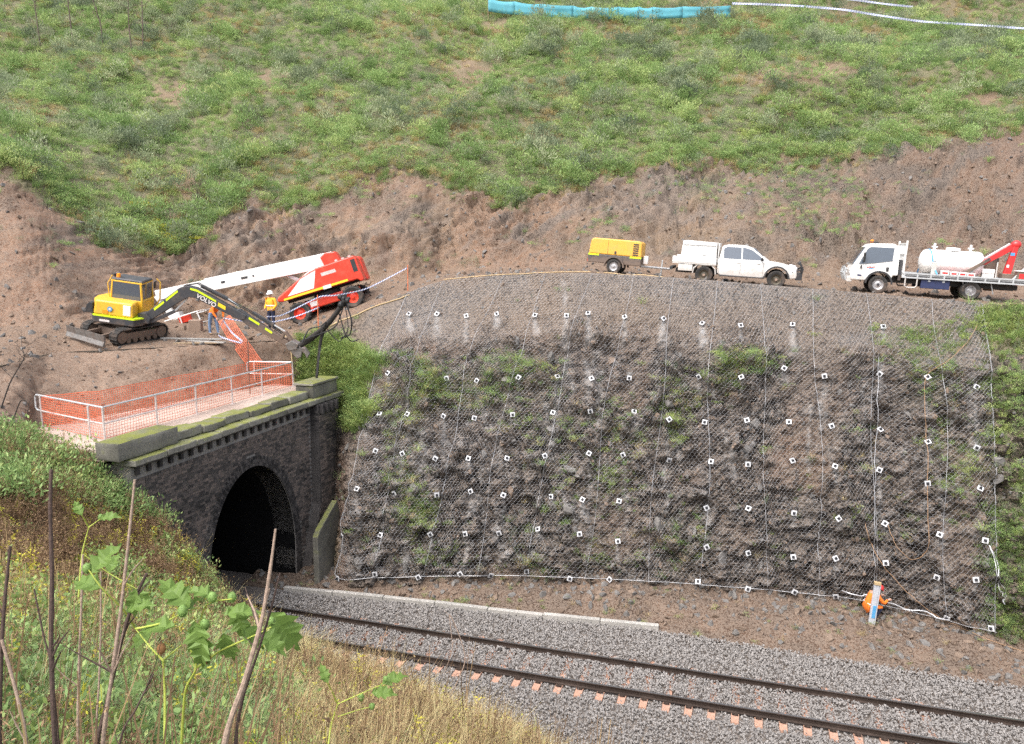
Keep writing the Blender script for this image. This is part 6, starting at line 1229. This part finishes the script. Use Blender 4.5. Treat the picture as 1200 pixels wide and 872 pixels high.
# hillside cover
HP = [clump('leafy_clump', 'hill_green', 1, 130, .15), clump('leafy_clump', 'hill_green', 2, 130, .13, h=1.1), clump('dark_clump', 'hill_dark', 3, 120, .13, .35, 1.0), blades('grass_tuft', 'hill_green', 4, 46, .9, .7, .022, .6), blades('dry_tuft', 'straw', 5, 40, .8, .7, .02, .6), clump('lush_clump', 'lush', 6, 130, .17), weed('twiggy_weed', 'hill_dark', 7, 10, 1.1, .08, .3, 12, .01), clump('sage_clump', 'sage', 8, 420, .13, .34, 1.1, .8), clump('green_shrub', 'hill_green', 9, 420, .13, .36, 1.2, .8), clump('dark_shrub', 'hill_dark', 10, 420, .13, .34, 1.1, .8)]
def hk(p):
    a, b = proj(p); n = len(p); f = fbm(p*.22, 3, 205); f2 = fbm(p*.5, 3, 207); u_ = rng.random(n); k = np.where(u_ < .5, rng.integers(0, 2, n), np.where(u_ < .8, 3, 0))
    dk_ = (f2 > .54) & (u_ < .62); k = np.where(dk_, 2, k); k = np.where((f2 > .56) & (u_ > .9), 6, k)
    k = np.where((f < .44) & (u_ > .55), 4*(u_ > .86)+3*(u_ <= .86), k); lush = ell(a, b, 960, 150, 90, 40)+ell(a, b, 250, 230, 60, 40)+ell(a, b, 400, 195, 60, 20); k = np.where((lush > .3) & (u_ < .6), 5, k)
    st_ = ell(a, b, 760, 30, 300, 18)+ell(a, b, 230, 25, 60, 16)*.6+ell(a, b, 680, 130, 60, 30)*.5; k = np.where((st_ > .3) & (rng.random(n) < .55), 4, k); return k.astype(int)
wv = gmask*inview(UPP)*(vv < 6.6)*(PY > -25)
put('hillside_plants', UPP, 11000, wv, hk, .30, .75, HP, sink=.12)
shw = wv*sstep(.42, .56, fbm(UPP*.45, 3, 231)+.3*(fbm(UPP*1.3, 2, 233)-.5))
put('hillside_shrubs', UPP, 1700, shw, lambda p: np.where(fbm(p*.4, 2, 235) > .52, rng.choice([9, 7, 9, 6], len(p)), rng.choice([7, 8, 8, 8], len(p))), .6, 1.3, HP, sink=.1, flat=1.15, tintf=lambda p: np.clip(.1+.6*fbm(p*.5, 2, 237)+rng.normal(0, .16, len(p)), 0, .85))
put('hillside_grass', UPP, 15000, wv, lambda p: np.where(fbm(p*.3, 2, 209) < .42, 4, 3)*(rng.random(len(p)) < .8)+0, .3, .6, HP, sink=.05)
eg = inview(UPP)*np.exp(-((vv-2.0)/.09)**2)*sstep(.4, .55, fbm(UPP*1.2, 3, 239))
put('overhanging_grass', UPP, 1500, eg, lambda p: rng.choice([3, 3, 0, 2, 8, 4], len(p)), .35, .8, HP)
# scattered weeds on bench, bank and batter
sp = inview(UPP)*(vv < 2)*(sstep(.60, .72, fbm(UPP*.8, 3, 211))+1.5*ell(PX, PY, 160, 285, 90, 22)+2*ell(PX, PY, 960, 240, 60, 40)+1.2*ell(PX, PY, 690, 268, 40, 8)+ell(PX, PY, 860, 215, 100, 25)+2*ell(PX, PY, 100, 245, 50, 20))*(vv > .95)
put('bank_weeds', UPP, 900, sp, lambda p: rng.choice([0, 2, 3, 6, 2], len(p)), .18, .42, HP)
yl = inview(UPP)*(ell(PX, PY, 200, 278, 36, 12)+ell(PX, PY, 165, 250, 20, 6)*.6); YM = [clump('yellow_weed', 'yellowleaf', 15, 100, .2, .6, .5)]
put('yellow_weeds', UPP, 90, yl, lambda p: np.zeros(len(p), int), .22, .4, YM)
# rock face
FPm = [clump('ledge_clump', 'hill_green', 21, 110, .17, .35), blades('ledge_grass', 'lush', 22, 44, 1.0, .8, .02, .75), clump('ledge_lush', 'lush', 23, 110, .17, .4), blades('ledge_grass', 'hill_green', 24, 46, 1.0, .8, .018, .8), weed('ledge_weed', 'hill_dark', 25, 8, 1., .1, .3, 12), blades('dry_ledge_grass', 'straw', 26, 40, 1.0, .8, .016, .8)]
fw2 = inview(FP)*(fveg**1.5*(.15+sstep(.38, .62, fbm(FP*1.4, 3, 213)))+.035*sstep(.55, .7, fbm(FP*1.1, 3, 215)))*(fv < 3.9)
put('slope_weeds', FP, 2600, fw2, lambda p: rng.choice([0, 1, 2, 3, 3, 4, 5], len(p)), .15, .36, FPm)
fw3 = inview(FP)*gb*(FPX < 460)*(.3+fbm(FP*1.5, 3, 219))
put('green_bank_grass', FP, 1500, fw3, lambda p: rng.choice([1, 1, 3, 3, 0, 2], len(p)), .28, .6, FPm)
fw4 = inview(FP)*rgt*(.3+sstep(.4, .6, fbm(FP*.9, 3, 217))); put('mossy_rock_weeds', FP, 2000, fw4, lambda p: rng.choice([0, 0, 3, 4, 4, 1], len(p)), .15, .34, FPm)
put('crest_grass', FP, 140, inview(FP)*ell(FPX, FPY, 1180, 375, 60, 22)+inview(FP)*.3*ell(FPX, FPY, 1080, 395, 60, 20), lambda p: rng.choice([1, 3, 2], len(p)), .2, .4, FPm)
put('toe_weeds', TP, 160, inview(TP)*(.15+ell(*proj(TP), 500, 712, 90, 10)*3), lambda p: rng.choice([0, 3, 2, 5], len(p)), .08, .2, FPm)
# near embankment
NM = [weed('brown_weed', 'brownweed', 31, 8, .9, .065, .5, 22, .007, .3), weed('brown_weed', 'brownweed', 32, 10, .8, .06, .6, 24, .006, .3), blades('straw_grass', 'straw', 33, 40, 1.0, .6, .007, .6, 4), blades('fennel_fronds', 'fennel', 34, 120, .6, .8, .004, .8, 3), clump('leafy_weed', 'hill_green', 35, 120, .12, .45), weed('yellow_weed', 'yellowleaf', 36, 6, .8, .075, .55, 14, .008), blades('green_grass', 'fennel', 37, 60, .7, .5, .007, .6, 4), clump('low_green', 'lush', 38, 100, .10, .5, .6), weed('dead_twigs', 'brownweed', 39, 10, 1.0, .03, .3, 8, .006), weed('broad_weed', 'lush', 40, 6, .7, .15, .6, 12, .010, .2), weed('broad_weed', 'hill_green', 41, 7, .7, .13, .55, 12, .010, .2)]
NPX, NPY = proj(NP)
def nk(p):
    a, b = proj(p); n = len(p); u_ = rng.random(n); f = fbm(p*.7, 3, 221); D_ = (p-CAMP)@FW
    b = b+(f-.5)*200; a = a+(fbm(p*.6+5, 3, 223)-.5)*200
    k = rng.choice([0, 1, 8, 0, 1, 5, 0], n)
    k = np.where((b < 600) & (a < 190), rng.choice([4, 4, 7, 6, 0, 4], n), k)
    k = np.where((b > 690) & (b < 760) & (a < 300), rng.choice([5, 4, 0, 1, 6, 9, 5, 10, 0], n), k)
    k = np.where((b >= 760) & (a < 420), rng.choice([3, 3, 6, 6, 4, 5, 9, 10, 10, 6, 1, 0, 8], n), k)
    k = np.where((a >= 330) & (b > 690), rng.choice([2, 0, 1, 5, 2, 8, 6, 2], n), k); return k.astype(int)
D_N = np.linalg.norm(NP-CAMP, axis=-1); nin = ((NPX > -150) & (NPX < 1000) & (NPY < 1250) & (NPY > 300) & ((NP-CAMP)@FW > .5)).astype(float)
TYv = np.interp(NP[..., 0], XS, TY)
nin *= (NP[..., 1] < TYv+.15)*(NP[..., 0] > -21)*((NP[..., 0] > -15.7) | (NP[..., 1] < 16.2))
nin *= (NPX < np.maximum(335, 335+(NPY-700)*1.42))
put('embankment_weeds', NP, 11000, nin*(D_N > 5.5), nk, .35, .85, NM, sink=.03)
put('near_undergrowth', NP, 3800, nin*(D_N < 9)*(D_N > 2.6), lambda p: np.where(fbm(p*1.3, 3, 227) > .5, rng.choice([3, 3, 6, 4, 3, 9, 10], len(p)), rng.choice([2, 3, 1, 0, 5, 6, 8], len(p))), .25, .55, NM, sink=.03)
put('dry_stems', NP, 130, nin*(D_N < 14)*(D_N > 4), lambda p: np.full(len(p), 8), .9, 1.5, NM)
put('track_edge_weeds', NP, 420, nin*(NP[..., 2] < 2.6)*(NP[..., 0] < 1), lambda p: rng.choice([0, 1, 2, 8, 8, 5], len(p)), .6, 1.25, NM)
bk_ = ((BV_N is not None)); 
put('portal_end_bushes', NP, 330, nin*ell(NPX, NPY, 90, 545, 90, 50)*(NP[..., 0] < -12)*(.15+sstep(.4, .6, fbm(NP*.9, 3, 225))), lambda p: rng.choice([4, 4, 7, 6, 6, 0, 8, 2], len(p)), .4, 1.15, NM)
# small plants on the portal ledge
ly_ = rng.uniform(18.3, 25.2, 60); pp = np.stack([np.full(60, X0+.12)+rng.normal(0, .06, 60), ly_, np.full(60, 6.23)], -1)
scatter('ledge_moss_plants', pp, np.stack([np.zeros(60), np.zeros(60), rng.uniform(0, 6.28, 60)], -1), (rng.uniform(.06, .16, 60)[:, None])*np.ones(3), rng.choice([0, 2, 1], 60), rng.random(60)*.6, FPm)
# ---------------------------------------------------------------- single plants
def sapling(name, pts, D, label, cat, mat='dead_wood', r0=.06, twigs=10, grp=None, tw=.9):
    P = [at(x, y, D=D) for x, y in pts]; g = ground(P[0][0], P[0][1], BV_UP, BV_B, BV_N); g = P[0][2] if g is None or abs(g-P[0][2]) > 2.5 else g
    P[0] = np.array([P[0][0], P[0][1], g-.1]); o0 = P[0]; C = catmull(np.array(P), np.linspace(0, len(P)-1, 4*len(P))); r = random.Random(int(pts[0][0])); e = empty(name, tuple(o0), label=label, cat=cat, group=grp)
    MB().tube([tuple(c-o0) for c in C], r0, 6, r0*.3).build('trunk', mat, e, True); m = MB()
    for k in range(twigs):
        c = C[r.randrange(len(C)//3, len(C))]; d = Vector((r.uniform(-1, 1), r.uniform(-.5, .5), r.uniform(.2, 1))).normalized(); L = tw*r.uniform(.4, 1); a = Vector(c-o0); b = a+d*L; m.tube([a, lerp(a, b, .5)+rv(r)*.06*tw, b], [r0*.35, r0*.25, r0*.12], 4)
        for _ in range(2): d2 = (d+rv(r)*.8).normalized(); m.tube([lerp(a, b, .6), lerp(a, b, .6)+d2*L*.5], [r0*.18, r0*.1], 4)
    m.build('twigs', mat, e); return e
sg = 'bare saplings on the upper hill'
for pts, lb_ in (([(45, 27), (41, 8), (38, -8)], 'leafless sapling leftmost of the five on the upper hill'), ([(84, 30), (80, 5), (78, -12)], 'leafless sapling second from left on the upper hill'), ([(121, 60), (118, 30), (112, 10), (106, -6)], 'leaning leafless sapling third from left on the upper hill'), ([(155, 62), (151, 30), (150, -10)], 'taller leafless sapling fourth from left on the upper hill'), ([(167, 56), (167, 25), (166, -10)], 'straight leafless sapling rightmost of the five on the upper hill')):
    sapling('bare_sapling', pts, 56, lb_, 'sapling', r0=.055, grp=sg, tw=.9)
for pts, D_, lb_ in (([(232, 255), (232, 238), (230, 218)], 42.5, 'dark twiggy bush at the grass edge above the excavator boom'), ([(170, 178), (172, 165), (172, 155)], 47, 'dark twiggy bush low on the green hillside left'), ([(200, 48), (199, 38), (198, 30)], 58, 'dark grey twiggy bush near the top of the hill')):
    e = sapling('twiggy_bush', pts, D_, lb_, 'bush', r0=.03, twigs=34, grp='twiggy bushes on the hill', tw=1.1)
sapling('bare_branch', [(0, 478), (12, 448), (28, 420), (26, 408)], 22.5, 'bare dark branch standing in front of the earth bank at left edge', 'branch', 'bark_black', .022, 8, None, .7)
sapling('bare_branch', [(8, 490), (24, 470), (34, 475), (30, 492)], 21.5, 'curled dark branch above the green weeds at left edge', 'branch', 'bark_black', .018, 6, None, .5)
# dead stalks close to the camera
def stalk(pts, D, r0, r1, mat, label, twigs=0, seed=1):
    P = [at(x, y, D=D if not hasattr(D, '__len__') else lerp(D[0], D[1], k/(len(pts)-1))) for k, (x, y) in enumerate(pts)]; r = random.Random(seed)
    b = P[-1]; g = ground(b[0], b[1], BV_N); o0 = np.array([b[0], b[1], min(b[2], g if g is not None else b[2])-.05]); P = P+[o0] if o0[2] < b[2]-.06 else P
    C = catmull(np.array(P), np.linspace(0, len(P)-1, 6*len(P))); e = empty('dead_stalk', tuple(o0), label=label, cat='stalk', group='dead stalks in the foreground'); n = len(C); rad = [lerp(r0, r1, k/(n-1))*r.uniform(.9, 1.12) for k in range(n)]
    MB().tube([tuple(c-o0) for c in C], rad, 8).build('stem', mat, e, True)
    if twigs:
        m = MB()
        for k in range(twigs):
            c = Vector(C[r.randrange(n//6, n*2//3)]-o0); d = Vector((r.uniform(-1, 1), r.uniform(-.5, .5), r.uniform(.5, 1.2))).normalized(); L = r.uniform(.10, .32); m.tube([c, c+d*L*.5+rv(r)*.01, c+d*L], [r1*.45, r1*.35, r1*.15], 5)
        m.build('side_twigs', mat, e, True)
    return e
stalk([(60, 550), (59, 600), (61, 680), (60, 760), (65, 880)], 3.9, .008, .014, 'dark_stalk', 'thick dark upright dead stalk at the left of the foreground', 3, 1)
stalk([(158, 562), (150, 640), (141, 720), (130, 800), (120, 890)], 4.2, .006, .013, 'pale_stalk', 'pale grey dead stalk leaning left in front of the portal corner', 4, 2)
stalk([(172, 672), (156, 706), (140, 760), (124, 830), (112, 890)], 4.3, .008, .014, 'dark_stalk', 'dark dead stalk crossing behind the pale leaning one', 4, 3)
stalk([(323, 620), (316, 672), (306, 730), (286, 800), (262, 885)], 4.0, .006, .019, 'pale_stalk', 'long dead stalk leaning across the tunnel mouth', 2, 4)
stalk([(328, 672), (318, 712), (303, 762), (284, 820), (276, 885)], 4.05, .004, .012, 'dark_stalk', 'thinner dark stalk beside the one crossing the tunnel mouth', 2, 5)
stalk([(12, 640), (6, 700), (2, 760), (0, 880)], 4.1, .007, .012, 'dark_stalk', 'dark dead stalk at the very left edge of the photo', 3, 6)
stalk([(97, 650), (95, 720), (92, 800), (92, 885)], 4.6, .006, .009, 'pale_stalk', 'thin pale stalk between the two dark stalks at left', 2, 7)
stalk([(118, 670), (118, 740), (116, 800), (112, 885)], 5.0, .005, .008, 'pale_stalk', 'thin pale stalk just right of the second thin stalk', 1, 8)
stalk([(40, 690), (50, 740), (58, 770), (62, 800)], 4.0, .004, .006, 'dark_stalk', 'short dark side shoot leaning to the thick upright stalk', 0, 9)
stalk([(2, 750), (16, 800), (28, 850), (32, 890)], 3.7, .007, .010, 'pale_stalk', 'pale stalk slanting right at the lower left corner', 1, 10)
stalk([(180, 790), (160, 830), (140, 880)], 3.8, .004, .006, 'dark_stalk', 'dark seed stalk slanting below the thornapple fork', 3, 11)
stalk([(520, 790), (530, 760), (527, 720), (545, 775), (510, 850)], 15, .006, .012, 'pale_stalk', 'brown dried weed standing against the ballast and near rail', 6, 12)
# thornapple plants
def lobed(name, seed, L=.15, w=.10):
    r = random.Random(seed); n = 9; prof = []
    for k in range(n+1):
        t_ = k/n; b = math.sin(math.pi*min(1, t_*1.02)**.8)**.9; prof.append((t_*L, max(.002, w*.5*b*(1.18 if k % 2 else .74)+.001)))
    mb = MB(); 
    for side in (1, -1):
        k0 = len(mb.v)
        for i, (x, y) in enumerate(prof): z = -.5*L*(x/L)**2*.75; mb.v += [(x, 0, z), (x+.012*(i % 2), side*y, z+.012*math.sin(i*1.9+seed)+y*(.42 if side > 0 else .2))]
        for i in range(n): mb.f.append((k0+2*i, k0+2*i+2, k0+2*i+3, k0+2*i+1))
    return mb_mesh(mb, name, 'datura_leaf')
LV = [lobed('leaf', s, .15+.01*s, .085+.006*s) for s in range(4)]
def pod(par, c, r, mat, seed):
    q = random.Random(seed); m = MB().ball(tuple(c), r, 12, 9, (.9, .9, 1.15))
    for k in range(46):
        d = rv(q); b = Vector(c)+Vector((d.x*r*.9, d.y*r*.9, d.z*r*1.12)); m.tube([b-d*.003, b+d*.008], [.0022, .0005], 4)
    return m.build('seed_pod', mat, par, True)
def thornapple(D, stems, leaves, pods, label, ls=1.):
    b = at(stems[0][0][0], stems[0][0][1], D=D); o0 = np.array(b); e = empty('thornapple_plant', tuple(o0), label=label, cat='plant', group='thornapple plants'); r = random.Random(9)
    for k, st_ in enumerate(stems):
        P = [at(x, y, D=D+(.12*math.sin(k*2.1+i))) if (k or i) else b for i, (x, y) in enumerate(st_)]; C = catmull(np.array(P), np.linspace(0, len(P)-1, 5*len(P))); MB().tube([tuple(c-o0) for c in C], .0085 if k < 2 else .006, 7, .0045 if k < 2 else .003).build('stem', 'green_stem', e, True)
    for k, (x, y, ang, tilt, s) in enumerate(leaves):
        o = bpy.data.objects.new('leaf', LV[k % 4]); link(o, e); p = at(x, y, D=D+r.uniform(-.15, .15)); o.location = p-o0
        dv = RT*math.cos(R(ang))+UP*math.sin(R(ang))-FW*.25*r.uniform(-1, 1); nn = -FW*math.cos(R(tilt))+UP*math.sin(R(tilt)); xx = Vector(dv).normalized(); zz_ = (Vector(nn)-xx*Vector(nn).dot(xx)).normalized(); o.rotation_euler = Matrix((xx, zz_.cross(xx), zz_)).transposed().to_euler(); o.scale = (s*ls*1.5,)*3
    for k, (x, y, rr_, mat) in enumerate(pods): pod(e, np.array(at(x, y, D=D-.05))-o0, rr_, mat, k)
    return e
thornapple(4.3, [[(193, 880), (193, 813), (191, 774)], [(212, 885), (217, 811), (230, 783), (223, 760)], [(191, 774), (175, 757), (159, 737)], [(191, 774), (202, 765), (213, 756)], [(230, 783), (258, 763), (295, 746), (318, 735)], [(159, 737), (190, 730), (215, 718), (232, 712)], [(223, 760), (232, 735), (240, 712), (250, 705), (272, 702)], [(159, 737), (145, 715), (120, 690), (104, 668)]],
           [(222, 712, 135, 50, 1.05), (228, 728, -75, 20, 1.0), (238, 745, -100, 20, .8), (316, 718, -55, 40, 1.15), (300, 722, 160, 60, .8), (205, 735, 175, 60, .9), (180, 742, 200, 40, .7), (262, 742, -80, 30, .75), (282, 735, -40, 50, .8), (300, 742, -20, 60, .8), (250, 700, 150, 60, .6), (275, 712, -70, 20, .7), (262, 722, 20, 70, .8), (214, 722, 60, 70, .6), (118, 690, 160, 50, .8), (108, 672, 60, 50, .7), (160, 690, -100, 30, .7), (150, 716, 30, 60, .6)],
           [(214, 716, .030, 'pod_green'), (240, 732, .029, 'pod_green'), (249, 700, .027, 'pod_green'), (272, 700, .026, 'pod_green'), (102, 666, .026, 'pod_green'), (318, 728, .022, 'pod_green'), (189, 760, .027, 'pod_brown'), (242, 772, .027, 'pod_brown')], 'large green thornapple with spiky pods in the foreground below the tunnel')
thornapple(6.6, [[(384, 880), (388, 850), (396, 825)], [(396, 825), (384, 800)], [(396, 825), (425, 812), (448, 802)], [(396, 840), (420, 832), (436, 828)]], [(448, 802, 30, 60, .9), (436, 812, 10, 50, .8), (384, 800, 110, 50, .6)], [(423, 817, .03, 'pod_green'), (436, 828, .026, 'pod_green'), (452, 796, .024, 'pod_green')], 'smaller yellowing thornapple at the lower edge near the ballast')
thornapple(7.2, [[(92, 700), (96, 650), (104, 618)], [(104, 618), (96, 604)], [(104, 618), (118, 608)], [(98, 650), (128, 672), (160, 690)]], [(96, 604, 120, 50, .7), (118, 608, 20, 50, .7), (160, 690, -60, 40, .9), (128, 672, 80, 50, .7)], [(118, 606, .026, 'pod_green')], 'yellow stemmed thornapple behind the dark stalks at left')
